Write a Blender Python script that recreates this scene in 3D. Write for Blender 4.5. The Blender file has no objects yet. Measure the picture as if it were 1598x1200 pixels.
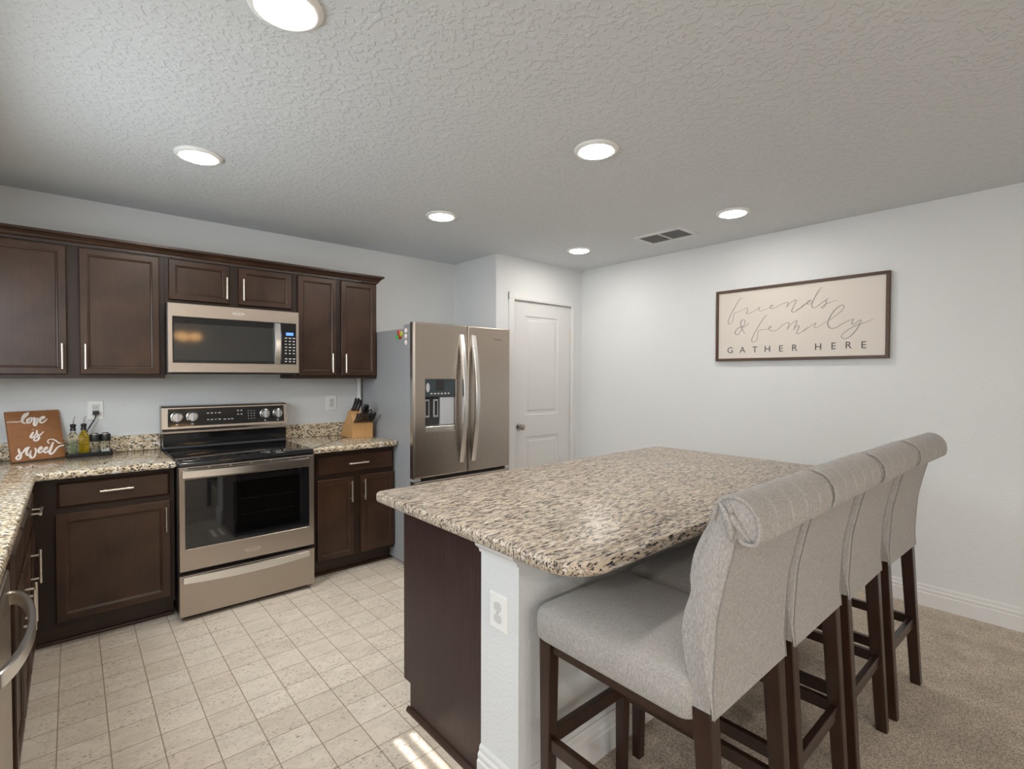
import bpy, bmesh, math, random
from mathutils import Vector, Matrix
random.seed(7)
PI = math.pi
C = bpy.context.scene.collection
SC = bpy.context.scene

# ---------------------------------------------------------------- camera
F_PX, YAW, PITCH, ROLL, CAM_H = 786.5, math.radians(48.853), math.radians(-1.092), math.radians(0.163), 1.4168
fw = Vector((math.cos(YAW)*math.cos(PITCH), math.sin(YAW)*math.cos(PITCH), math.sin(PITCH)))
rt = Vector((math.sin(YAW), -math.cos(YAW), 0))
up = rt.cross(fw)
r2 = rt*math.cos(ROLL) + up*math.sin(ROLL)
u2 = up*math.cos(ROLL) - rt*math.sin(ROLL)
cam_d = bpy.data.cameras.new('camera'); cam = bpy.data.objects.new('camera', cam_d); C.objects.link(cam)
cam_d.sensor_fit = 'HORIZONTAL'; cam_d.sensor_width = 36.0; cam_d.lens = F_PX/1598*36
cam_d.clip_start = 0.02
cam.matrix_world = Matrix(((r2.x, u2.x, -fw.x, 0), (r2.y, u2.y, -fw.y, 0), (r2.z, u2.z, -fw.z, CAM_H), (0, 0, 0, 1)))
SC.camera = cam

# ---------------------------------------------------------------- world, sun, daylight, exposure
w = bpy.data.worlds.new('world'); SC.world = w; w.use_nodes = True
wb = w.node_tree.nodes['Background']; wb.inputs[0].default_value = (.80, .88, 1, 1); wb.inputs[1].default_value = 1.0

def area(name, loc, rot, sx, sy, power, col):
    l = bpy.data.lights.new(name, 'AREA'); l.shape = 'RECTANGLE'; l.size = sx; l.size_y = sy
    l.energy = power; l.color = col
    o = bpy.data.objects.new(name, l); C.objects.link(o); o.location = loc; o.rotation_euler = rot
    return o
# daylight entering by the glazed doors in the far left wall and by the window over the sink
area('daylight_glass_doors', (-3.55, -1.9, 1.12), (0, math.radians(-90), 0), 2.1, 2.9, 52, (.93, .97, 1))
area('daylight_sink_window', (-.70, 2.3, 1.58), (0, math.radians(-62), 0), 1.0, 1.3, 46, (.84, .93, 1))
for lx, ly in ((-1.9, -.5), (-2.4, -2.6), (-.5, -2.4), (.2, -3.8)):      # unseen fill lamps added behind the camera to brighten the back wall
    l = area('added_fill_lamp', (lx, ly, 2.47), (0, 0, 0), .16, .16, 42, (1, .93, .85)); l.data.shape = 'DISK'
sun_d = bpy.data.lights.new('sun', 'SUN'); sun_d.energy = 9; sun_d.angle = math.radians(.4); sun_d.color = (1, .97, .92)
sun = bpy.data.objects.new('sun', sun_d); C.objects.link(sun)
SUN_DIR = Vector((1.0, -.09, -.92)).normalized()
sun.rotation_euler = SUN_DIR.to_track_quat('-Z', 'Y').to_euler()
LAMP_STRENGTH = 122

SC.view_settings.view_transform = 'Standard'; SC.view_settings.look = 'None'
SC.view_settings.exposure = -0.03; SC.view_settings.gamma = 1.0
SC.view_settings.use_curve_mapping = False

# ---------------------------------------------------------------- materials
def mat(name, col=(.8, .8, .8), rough=.5, metal=0, **kw):
    m = bpy.data.materials.new(name); m.use_nodes = True
    b = m.node_tree.nodes['Principled BSDF']
    b.inputs['Base Color'].default_value = (*col, 1); b.inputs['Roughness'].default_value = rough; b.inputs['Metallic'].default_value = metal
    for k, v in kw.items(): b.inputs[k.replace('_', ' ')].default_value = v
    return m
class NT:
    def __init__(s, m): s.m = m; s.t = m.node_tree; s.b = s.t.nodes['Principled BSDF']
    def n(s, typ, **kw):
        nd = s.t.nodes.new(typ)
        for k, v in kw.items():
            if k.startswith('i_'):
                k = k[2:]; nd.inputs[int(k) if k.isdigit() else k.replace('_', ' ')].default_value = v
            else: setattr(nd, k, v)
        return nd
    def l(s, a, ao, b, bi): s.t.links.new(a.outputs[ao], b.inputs[bi])
    def coord(s, scale=(1, 1, 1), rot=(0, 0, 0), loc=(0, 0, 0)):
        tc = s.n('ShaderNodeTexCoord'); mp = s.n('ShaderNodeMapping')
        mp.inputs['Scale'].default_value = scale; mp.inputs['Rotation'].default_value = rot; mp.inputs['Location'].default_value = loc
        s.l(tc, 'Object', mp, 'Vector'); return mp
    def noise(s, mp, scale, detail=3, rough=.5, dist=0):
        nd = s.n('ShaderNodeTexNoise', i_Scale=scale, i_Detail=detail, i_Roughness=rough, i_Distortion=dist)
        s.l(mp, 0, nd, 'Vector'); return nd
    def ramp(s, src, out, stops):
        r = s.n('ShaderNodeValToRGB'); e = r.color_ramp.elements
        while len(e) < len(stops): e.new(.5)
        for k, (p, c) in zip(e, stops): k.position = p; k.color = (*c, 1) if len(c) == 3 else c
        s.l(src, out, r, 0); return r
    def mix(s, fac, a, b, blend='MIX'):
        m = s.n('ShaderNodeMix', data_type='RGBA', blend_type=blend)
        for idx, v in ((0, fac), (6, a), (7, b)):
            if isinstance(v, tuple) and hasattr(v[0], 'outputs'): s.t.links.new(v[0].outputs[v[1]], m.inputs[idx])
            elif isinstance(v, (int, float)): m.inputs[idx].default_value = v
            else: m.inputs[idx].default_value = (*v, 1)
        return m
    def bump(s, src, out, strength, dist=.01):
        b = s.n('ShaderNodeBump', i_Strength=strength, i_Distance=dist); s.l(src, out, b, 'Height'); s.l(b, 0, s.b, 'Normal'); return b

def paint(name, col, rough, scale, strength, dist, lo=.45, hi=.62):
    m = mat(name, col, rough); t = NT(m); mp = t.coord()
    nz = t.noise(mp, scale, 2, .5, .3); r = t.ramp(nz, 0, [(lo, (0, 0, 0)), (hi, (1, 1, 1))]); t.bump(r, 0, strength, dist); return m
M = {}
M['wall'] = paint('wall_paint', (.66, .674, .678), .75, 85, .22, .003)
M['ceiling'] = paint('ceiling_knockdown', (.63, .655, .675), .85, 42, .48, .004, .5, .60)
M['trim'] = mat('white_trim', (.67, .67, .665), .38)
M['door'] = mat('door_paint', (.64, .64, .635), .4)
M['socket'] = mat('socket_plastic', (.60, .60, .585), .4)
M['plate'] = mat('white_plastic', (.80, .80, .78), .35)

def wood(name, c1, c2, rough, axis='z', sc=6, coat=.25, spec=.35, cloudy=False):
    m = mat(name, c1, rough); t = NT(m)
    s = {'z': (14, 14, .8), 'x': (.8, 14, 14), 'y': (14, .8, 14)}[axis]
    mp = t.coord(s); nz = t.noise(mp, sc, 5, .6, .6)
    mp2 = t.coord((1, 1, 1)); big = t.noise(mp2, 5, 3)
    r = t.ramp(nz, 0, [(.3, c1), (.72, c2)])
    if cloudy:
        big = t.noise(mp2, 3.2, 5, .6, .4); cl = t.ramp(big, 0, [(.34, c1), (.66, c2)])
        mx = t.mix(.30, (cl, 0), (r, 0))
    else: mx = t.mix((big, 0), c1, (r, 0))
    t.l(mx, 2, t.b, 'Base Color')
    t.b.inputs['Coat Weight'].default_value = coat; t.b.inputs['Coat Roughness'].default_value = .25
    t.b.inputs['Specular IOR Level'].default_value = spec
    t.bump(nz, 0, .06, .002); return m
M['cab'] = wood('espresso_cabinet', (.019, .0085, .0045), (.064, .029, .0145), .36, 'z', 6, .05, .4, True)
M['cab_h'] = wood('espresso_cabinet_horizontal', (.019, .0085, .0045), (.056, .026, .0135), .36, 'x', 6, .05, .4, True)
M['cab_f'] = wood('espresso_face_frame', (.019, .0095, .0055), (.036, .018, .0105), .42, 'z', 6, .04)
M['panel'] = wood('espresso_end_panel', (.026, .0125, .012), (.062, .034, .027), .34, 'z', 9, .05, .28)
M['legs'] = wood('dark_stool_wood', (.016, .0075, .005), (.055, .021, .011), .30)
M['kick'] = mat('dark_toe_kick', (.014, .009, .008), .5)
M['block'] = wood('knife_block_wood', (.50, .27, .10), (.62, .37, .16), .45, 'z', 3, .1)
M['board'] = wood('stained_sign_wood', (.22, .085, .026), (.36, .155, .055), .5, 'x', 4, .1)
M['frame'] = wood('picture_frame_wood', (.06, .033, .02), (.14, .078, .042), .5, 'y', 3, .1)

def granite(name, stretch, rot, mid=(.30, .235, .16), dark=.545, cols=((.36, .27, .17), (.60, .47, .30), (.76, .65, .46), (.80, .74, .62)), rough=.12, spec=.5, coat=.3, fine=1.0, lite=(.72, .69, .64)):
    m = mat(name, (.6, .5, .4), rough); t = NT(m)
    mp = t.coord(stretch, (0, 0, rot)); mp0 = t.coord((1, 1, 1))
    a = t.noise(mp, 30*fine, 4, .62, .8); b = t.noise(mp, 62*fine, 4, .65, .6); c = t.noise(mp, 105*fine, 3, .62, .3); d = t.noise(mp0, 9, 3)
    base = t.ramp(a, 0, list(zip((.30, .42, .52, .66), cols)))
    sp = t.ramp(b, 0, [(.53, (0, 0, 0)), (.60, (1, 1, 1))])
    m1 = t.mix((sp, 0), (base, 0), mid)
    dk = t.ramp(c, 0, [(dark, (0, 0, 0)), (dark+.045, (1, 1, 1))])
    m2 = t.mix((dk, 0), (m1, 2), (.022, .022, .026))
    lt = t.noise(mp, 55*fine, 2, .5, .5); ltr = t.ramp(lt, 0, [(.60, (0, 0, 0)), (.68, (1, 1, 1))])
    m3 = t.mix((ltr, 0), (m2, 2), lite)
    t.l(m3, 2, t.b, 'Base Color'); t.b.inputs['Coat Weight'].default_value = coat; t.b.inputs['Coat Roughness'].default_value = .04; t.b.inputs['Specular IOR Level'].default_value = spec
    return m
M['granite'] = granite('speckled_granite', (.75, 1.1, 1), 0, (.26, .20, .13), .525, ((.33, .25, .16), (.54, .42, .27), (.68, .57, .40), (.74, .67, .54)))
M['granite_isl'] = granite('veined_granite', (.27, 1.35, 1.1), math.radians(8), (.20, .16, .13), .535, ((.26, .21, .165), (.41, .33, .25), (.52, .43, .325), (.57, .495, .40)), .30, .22, 0, 1.25, (.60, .555, .50))

def tiles():
    m = mat('stone_floor_tile', (.6, .55, .48), .42); t = NT(m)
    mp = t.coord((1, 1, 1), loc=(.057+.1535*30, -2.988+.1535*40, 0))
    br = t.n('ShaderNodeTexBrick', offset=0.0, squash=1.0)
    for k, v in dict(Scale=1.0, Mortar_Size=.0022, Mortar_Smooth=.25, Bias=0.0, Brick_Width=.1535, Row_Height=.1535).items(): br.inputs[k.replace('_', ' ')].default_value = v
    br.inputs['Color1'].default_value = (.66, .575, .475, 1); br.inputs['Color2'].default_value = (.72, .645, .55, 1); br.inputs['Mortar'].default_value = (.33, .26, .19, 1)
    t.l(mp, 0, br, 'Vector')
    mp2 = t.coord((1, 2.2, 1)); n1 = t.noise(mp2, 9, 5, .65, .5); n2 = t.noise(mp2, 62, 4, .6, .5); n3 = t.noise(t.coord((1, 1, 1)), 4.5, 2)
    cloud = t.ramp(n1, 0, [(.3, (.86, .85, .84)), (.7, (1.08, 1.07, 1.05))])
    m1 = t.mix(1.0, (br, 0), (cloud, 0), 'MULTIPLY')
    pit = t.ramp(n2, 0, [(.575, (0, 0, 0)), (.63, (1, 1, 1))]); where = t.ramp(n3, 0, [(.40, (.35, .35, .35)), (.56, (1, 1, 1))])
    pm = t.mix(1.0, (pit, 0), (where, 0), 'MULTIPLY')
    m2 = t.mix((pm, 2), (m1, 2), (.27, .21, .155)); t.l(m2, 2, t.b, 'Base Color')
    inv = t.n('ShaderNodeMath', operation='SUBTRACT'); inv.inputs[0].default_value = 1; t.l(br, 1, inv, 1)
    t.bump(inv, 0, .5, .003); return m
M['tile'] = tiles()
def carpet():
    m = mat('beige_carpet', (.4, .35, .29), .95); t = NT(m); mp = t.coord()
    a = t.noise(mp, 170, 2, .7); b = t.noise(mp, 6, 3)
    r = t.ramp(a, 0, [(.38, (.33, .28, .23)), (.62, (.70, .61, .50))])
    g = t.ramp(b, 0, [(.35, (.86, .86, .86)), (.65, (1.08, 1.08, 1.08))])
    mx = t.mix(1.0, (r, 0), (g, 0), 'MULTIPLY'); t.l(mx, 2, t.b, 'Base Color'); t.bump(a, 0, .9, .006)
    t.b.inputs['Specular IOR Level'].default_value = .1
    return m
M['carpet'] = carpet()
def fabric():
    m = mat('grey_linen', (.4, .38, .36), .9); t = NT(m)
    a = t.noise(t.coord((1.2, 1.2, .22)), 400, 2, .6); b = t.noise(t.coord((.3, 1, 1)), 400, 2, .6)
    mx = t.mix(.4, (a, 0), (b, 0)); r = t.ramp(mx, 2, [(.38, (.25, .236, .222)), (.62, (.41, .388, .365))])
    t.l(r, 0, t.b, 'Base Color'); t.bump(mx, 2, .18, .0012); t.b.inputs['Sheen Weight'].default_value = .15
    t.b.inputs['Specular IOR Level'].default_value = .2
    return m
M['fabric'] = fabric()
M['seam'] = mat('linen_seam', (.24, .23, .22), .9)
def steel(name, col, rough, sc):
    m = mat(name, col, rough, 1.0); t = NT(m); mp = t.coord(sc); a = t.noise(mp, 60, 3, .6)
    r = t.ramp(a, 0, [(.3, (rough*.8,)*3), (.7, (rough*1.2,)*3)]); t.l(r, 0, t.b, 'Roughness'); t.bump(a, 0, .03, .001)
    t.b.inputs['Anisotropic'].default_value = .5
    return m
M['steel'] = steel('brushed_stainless', (.46, .405, .35), .34, (1, 1, 30))
M['steel_v'] = steel('brushed_stainless_vertical', (.47, .415, .36), .30, (30, 30, 1))
M['steel_light'] = mat('polished_stainless', (.74, .72, .69), .24, 1)
M['nickel'] = mat('brushed_nickel', (.78, .72, .63), .30, 1)
M['knobsteel'] = mat('knob_steel', (.75, .75, .75), .22, 1)
M['black'] = mat('black_plastic', (.012, .012, .013), .35)
M['blackglass'] = mat('black_glass', (.008, .008, .009), .04, Coat_Weight=.5)
M['oven_in'] = mat('oven_inner_glass', (.002, .002, .002), .05)
M['mwglass'] = mat('microwave_glass', (.035, .034, .032), .06)
M['cooktop'] = mat('cooktop_glass', (.008, .008, .009), .06)
M['ring'] = mat('burner_mark', (.03, .03, .03), .15); M['rack'] = mat('oven_rack_grey', (.008, .008, .008), .8, 0, Specular_IOR_Level=.05)
M['fridge_side'] = mat('grey_fridge_side', (.34, .347, .36), .40)
M['gasket'] = mat('dark_gasket', (.03, .032, .035), .6)
M['dispenser'] = mat('dispenser_dark', (.035, .05, .055), .2)
M['silver'] = mat('silver_plastic', (.62, .64, .68), .3, .5)
M['mark'] = mat('panel_print', (.62, .62, .6), .5)
M['greylogo'] = mat('grey_badge', (.09, .085, .08), .4)
def emit(name, col, strength):
    m = bpy.data.materials.new(name); m.use_nodes = True; b = m.node_tree.nodes['Principled BSDF']
    b.inputs['Base Color'].default_value = (*col, 1); b.inputs['Emission Color'].default_value = (*col, 1); b.inputs['Emission Strength'].default_value = strength; return m
M['lamp'] = emit('lamp_diffuser', (1, .945, .88), LAMP_STRENGTH)
M['amber'] = emit('amber_lamp_glass', (1, .55, .2), 14)
M['lcd'] = emit('blue_display', (.08, .22, .9), 1.4)
M['vent_dark'] = mat('vent_filter_grey', (.17, .17, .17), .8)
M['art'] = mat('cream_art_board', (.62, .575, .52), .7)
M['ink'] = mat('grey_script_ink', (.28, .26, .24), .8)
M['ink_dark'] = mat('dark_letter_ink', (.06, .06, .06), .8)
M['white_wood'] = mat('white_cutout_letters', (.78, .72, .67), .6)
M['glass'] = mat('clear_glass', (.93, .97, .95), .03, 0, Transmission_Weight=1.0, IOR=1.35)
M['oil'] = mat('olive_oil', (.55, .40, .015), .06, 0, Transmission_Weight=.75, IOR=1.3)
M['herb'] = mat('pale_herbs', (.30, .36, .20), .8)
M['salt'] = mat('salt', (.85, .84, .82), .8)
M['pepper'] = mat('peppercorn', (.28, .24, .21), .8)
M['knife'] = mat('black_knife_handle', (.012, .012, .013), .3)
M['red'] = mat('magnet_red', (.45, .03, .02), .5); M['green'] = mat('magnet_green', (.03, .55, .10), .4)
M['lime'] = mat('magnet_lime', (.45, .50, .05), .5); M['magwhite'] = mat('magnet_white', (.78, .70, .66), .4)
M['brass_dark'] = mat('satin_nickel_knob', (.38, .36, .34), .22, 1)

# ---------------------------------------------------------------- helpers
def V(*a): return Vector(a)
def add_mesh(bm, verts, faces):
    vs = [bm.verts.new(v) for v in verts]
    for f in faces:
        try: bm.faces.new([vs[i] for i in f])
        except ValueError: pass
    return vs
def box(bm, x0, x1, y0, y1, z0, z1, bev=0, seg=2):
    t = bmesh.new()
    add_mesh(t, [(x, y, z) for z in (z0, z1) for y in (y0, y1) for x in (x0, x1)], [(0, 2, 3, 1), (4, 5, 7, 6), (0, 1, 5, 4), (2, 6, 7, 3), (0, 4, 6, 2), (1, 3, 7, 5)])
    if bev: bmesh.ops.bevel(t, geom=t.edges[:], offset=bev, segments=seg, affect='EDGES', profile=.5)
    merge(bm, t)
def merge(bm, t, mtx=None):
    if mtx: bmesh.ops.transform(t, matrix=mtx, verts=t.verts)
    mp = {v: bm.verts.new(v.co) for v in t.verts}
    for f in t.faces:
        try: bm.faces.new([mp[v] for v in f.verts])
        except ValueError: pass
    t.free()
def grid_loft(bm, rings, closed=True, cap0=True, cap1=True):
    R = [[bm.verts.new(p) for p in r] for r in rings]; n = len(R[0])
    for a, b in zip(R, R[1:]):
        for i in range(n if closed else n-1):
            j = (i+1) % n
            try: bm.faces.new((a[i], a[j], b[j], b[i]))
            except ValueError: pass
    if cap0: bm.faces.new(R[0][::-1])
    if cap1: bm.faces.new(R[-1])
def rrect(x0, x1, y0, y1, rad, seg=5):
    rs = rad if isinstance(rad, (list, tuple)) else [rad]*4
    out = []
    for (cx, cy, a0, r) in ((x1-rs[0], y1-rs[0], 0, rs[0]), (x0+rs[1], y1-rs[1], 90, rs[1]), (x0+rs[2], y0+rs[2], 180, rs[2]), (x1-rs[3], y0+rs[3], 270, rs[3])):
        for k in range(seg+1):
            a = math.radians(a0+90*k/seg); out.append((cx+r*math.cos(a), cy+r*math.sin(a)))
    return out
def slab(bm, outline, levels):
    """outline: ccw list of (x,y); levels: (z, inset)"""
    n = len(outline); nr = []
    for i in range(n):
        a = V(*outline[i-1], 0); b = V(*outline[i], 0); c = V(*outline[(i+1) % n], 0)
        t1 = (b-a); t2 = (c-b); t1 = t1.normalized() if t1.length > 1e-9 else t2.normalized(); t2 = t2.normalized() if t2.length > 1e-9 else t1
        n1 = V(t1.y, -t1.x, 0); n2 = V(t2.y, -t2.x, 0); m = n1+n2; m = m/max(.3, m.dot(n1)) if m.length > 1e-6 else n1
        nr.append(m)
    grid_loft(bm, [[(outline[i][0]-nr[i].x*d, outline[i][1]-nr[i].y*d, z) for i in range(n)] for z, d in levels])
def lathe(bm, prof, c=(0, 0, 0), axis='z', seg=24):
    rings = []
    for r, h in prof:
        r = max(r, 1e-4); ring = []
        for k in range(seg):
            a = 2*PI*k/seg; x, y = r*math.cos(a), r*math.sin(a)
            p = {'z': (x, y, h), 'y': (x, h, -y), 'x': (h, x, y), '-y': (x, -h, y), '-x': (-h, x, -y)}[axis]
            ring.append((c[0]+p[0], c[1]+p[1], c[2]+p[2]))
        rings.append(ring)
    grid_loft(bm, rings)
def tube(bm, pts, rad, seg=8, flat=1.0, upv=None):
    pts = [Vector(p) for p in pts]; n = len(pts); rings = []
    for i, p in enumerate(pts):
        t = (pts[min(i+1, n-1)]-pts[max(i-1, 0)]).normalized()
        u = upv or (V(0, 0, 1) if abs(t.z) < .9 else V(1, 0, 0))
        s = t.cross(u).normalized(); q = s.cross(t).normalized()
        r = rad[i] if isinstance(rad, (list, tuple)) else rad
        rings.append([p+s*math.cos(2*PI*k/seg)*r+q*math.sin(2*PI*k/seg)*r*flat for k in range(seg)])
    grid_loft(bm, rings)
def beam(bm, p0, p1, a, b, a1=None, b1=None):
    """square post between two points, a along x, b along y (half widths), level ends"""
    a1 = a1 or a; b1 = b1 or b; c = .003
    def ring(p, a, b): return [(p[0]+x, p[1]+y, p[2]) for x, y in ((a-c, b), (-a+c, b), (-a, b-c), (-a, -b+c), (-a+c, -b), (a-c, -b), (a, -b+c), (a, b-c))]
    grid_loft(bm, [ring(p0, a, b), ring(p1, a1, b1)])
def prism(bm, prof, axis, a, b):
    """extrude a 2D profile; axis x: prof=(y,z); axis y: prof=(x,z); axis z: prof=(x,y)"""
    f = {'x': lambda p, t: (t, p[0], p[1]), 'y': lambda p, t: (p[0], t, p[1]), 'z': lambda p, t: (p[0], p[1], t)}[axis]
    grid_loft(bm, [[f(p, a) for p in prof], [f(p, b) for p in prof]])
def spline(pts, n=6, closed=False):
    P = [Vector(p) for p in pts]; out = []; m = len(P)
    rngi = range(m) if closed else range(m-1)
    for i in rngi:
        g = (lambda k: P[k % m]) if closed else (lambda k: P[min(max(k, 0), m-1)])
        p0, p1, p2, p3 = g(i-1), g(i), g(i+1), g(i+2)
        for k in range(n):
            t = k/n; out.append(.5*((2*p1)+(p2-p0)*t+(2*p0-5*p1+4*p2-p3)*t*t+(3*p1-p0-3*p2+p3)*t**3))
    if not closed: out.append(P[-1])
    return out
def rings_panel(bm, rects, fm):
    """rects: (u0,u1,v0,v1,depth) nested; fm maps (u,v,d) to world; last is capped, first is capped as the back"""
    grid_loft(bm, [[fm(u, v, d) for u, v in ((u0, v0), (u1, v0), (u1, v1), (u0, v1))] for u0, u1, v0, v1, d in rects])
def front(bm, u0, u1, v0, v1, fm, kind, t=.02, fwid=.052):
    i = lambda d, dep: (u0+d, u1-d, v0+d, v1-d, dep)
    if kind == 'door':
        rings_panel(bm, [i(0, t), i(0, .004), i(.0035, 0), i(fwid-.012, 0), i(fwid-.008, .003), i(fwid-.003, .0045), i(fwid, .0095), i(fwid+.004, .0095)], fm)
    else:
        rings_panel(bm, [i(0, t), i(0, .010), i(.006, .005), i(.012, 0), i(.014, 0)], fm)
def finish(bm, smooth):
    bmesh.ops.recalc_face_normals(bm, faces=bm.faces)
def obj(name, bm, m, parent=None, smooth=None):
    """one mesh object; world coordinates are stored relative to the top parent's base"""
    finish(bm, smooth)
    root = parent
    while root is not None and root.parent is not None: root = root.parent
    if root is not None: bmesh.ops.translate(bm, vec=-root.location, verts=bm.verts)
    me = bpy.data.meshes.new(name); bm.to_mesh(me); bm.free()
    me.materials.append(m)
    if smooth is not None:
        for p in me.polygons: p.use_smooth = True
        me.set_sharp_from_angle(angle=math.radians(smooth))
    o = bpy.data.objects.new(name, me); C.objects.link(o)
    if parent is not None: o.parent = parent
    return o
def thing(name, label, cat, loc=(0, 0, 0), group=None):
    o = bpy.data.objects.new(name, None); C.objects.link(o); o.location = loc; o.empty_display_size = .1
    tag(o, label, cat, group); return o
def tag(o, label, cat, group=None):
    o['label'] = label; o['category'] = cat
    if group: o['group'] = group
    return o
def struct(name, bm, m, parent=None, smooth=None):
    o = obj(name, bm, m, parent, smooth)
    if parent is None: o['kind'] = 'structure'
    return o
def mesh(fn, *a, **k):
    bm = bmesh.new(); fn(bm, *a, **k); return bm
def bx(*a, **k): return mesh(box, *a, **k)
def ribbon(bm, pts, wid, fm, h):
    """brush stroke: pts (u,v) smoothed, half width list"""
    P = [p.to_2d() for p in spline([(x, y, 0) for x, y in pts], 5)]; n = len(P); rings = []
    for i, p in enumerate(P):
        t = P[min(i+1, n-1)]-P[max(i-1, 0)]; t = t.normalized() if t.length > 1e-9 else Vector((1, 0)); s = Vector((-t.y, t.x))
        k = i/(n-1); wv = wid*(.45+.55*min(1, 6*min(k, 1-k)+.15))*(1.0+.45*max(0, -t.y))
        a, b = p+s*wv, p-s*wv
        rings.append([fm(a.x, a.y, 0), fm(b.x, b.y, 0), fm(b.x, b.y, h), fm(a.x, a.y, h)])
    grid_loft(bm, rings)
def text_mesh(bm, s, size, fm, h=.001, bold=0):
    cu = bpy.data.curves.new('t', 'FONT'); cu.body = s; cu.size = size; cu.align_x = 'CENTER'; cu.offset = bold
    to = bpy.data.objects.new('t', cu); me = bpy.data.meshes.new_from_object(to)
    t = bmesh.new(); t.from_mesh(me)
    ex = bmesh.ops.extrude_face_region(t, geom=t.faces[:]); bmesh.ops.translate(t, vec=(0, 0, h), verts=[v for v in ex['geom'] if isinstance(v, bmesh.types.BMVert)])
    for v in t.verts: v.co = fm(v.co.x, v.co.y, v.co.z)
    merge(bm, t); bpy.data.objects.remove(to); bpy.data.curves.remove(cu); bpy.data.meshes.remove(me)
LOVE=[[0.5, [-0.0018, 0.2347], [0.0277, 0.2341], [0.0521, 0.2334], [0.0629, 0.2399], [0.075, 0.2582], [0.0911, 0.2812], [0.0961, 0.2841], [0.0911, 0.2699], [0.0757, 0.2533], [0.0684, 0.2378], [0.0714, 0.2232], [0.0829, 0.2238], [0.0959, 0.2389], [0.1024, 0.2561]], [1, [0.0947, 0.2826], [0.0788, 0.2724], [0.0676, 0.2475], [0.0685, 0.2282], [0.0761, 0.2244]], [1, [0.0984, 0.2516], [0.0894, 0.2426], [0.0887, 0.2249], [0.0991, 0.2257], [0.1081, 0.2444], [0.1043, 0.2528], [0.0982, 0.25]], [1, [0.1082, 0.246], [0.1182, 0.2517], [0.1186, 0.2338], [0.1142, 0.2147], [0.1189, 0.2046], [0.1276, 0.2201], [0.1312, 0.2426], [0.1286, 0.2509]], [0.7, [0.1296, 0.2492], [0.1372, 0.2438], [0.1436, 0.2482]], [1, [0.1438, 0.2384], [0.1574, 0.2439], [0.1645, 0.2532], [0.1563, 0.2555], [0.1453, 0.2415], [0.1412, 0.2255], [0.1524, 0.2197], [0.1655, 0.2301], [0.1753, 0.2425]], [1, [0.1069, 0.1687], [0.0984, 0.1535], [0.0923, 0.1398], [0.0986, 0.1343], [0.109, 0.1444], [0.1199, 0.1593]], [1, [0.1062, 0.1832], [0.1064, 0.1812]], [1, [0.1241, 0.1766], [0.1199, 0.1593], [0.1272, 0.1408], [0.1241, 0.1235], [0.1128, 0.1151], [0.1041, 0.1209], [0.1125, 0.1344], [0.1325, 0.1467], [0.1512, 0.1659]], [1, [0.0353, 0.0788], [0.0347, 0.0618], [0.0405, 0.0423], [0.0352, 0.023], [0.0258, 0.0172], [0.0196, 0.0252], [0.0303, 0.0407], [0.0494, 0.0536], [0.0652, 0.0765], [0.0806, 0.0825]], [1, [0.0806, 0.0825], [0.0687, 0.0666], [0.0642, 0.0453], [0.0699, 0.0351], [0.0802, 0.0463], [0.0863, 0.0612]], [1, [0.0848, 0.0582], [0.0781, 0.0371], [0.0818, 0.0194], [0.0934, 0.0208], [0.1042, 0.0462], [0.1054, 0.0682], [0.1012, 0.0719]], [0.7, [0.1051, 0.0651], [0.1114, 0.0595], [0.1188, 0.0633]], [1, [0.1181, 0.057], [0.1304, 0.0634], [0.133, 0.0759], [0.1229, 0.0692], [0.1164, 0.0525], [0.1223, 0.0422], [0.1362, 0.0515], [0.1442, 0.06]], [1, [0.1423, 0.0539], [0.1537, 0.0604], [0.1573, 0.0712], [0.1472, 0.0661], [0.1408, 0.0509], [0.1465, 0.0389], [0.1595, 0.0484], [0.1676, 0.057]], [1.1, [0.188, 0.0984], [0.1731, 0.0628], [0.1646, 0.0413], [0.1691, 0.0278], [0.182, 0.0357], [0.1993, 0.0595], [0.2153, 0.0705], [0.2376, 0.0711]], [0.7, [0.1702, 0.0907], [0.163, 0.1013], [0.168, 0.1137], [0.184, 0.1161], [0.1997, 0.1052], [0.2125, 0.0889], [0.2247, 0.0875]]]
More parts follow.
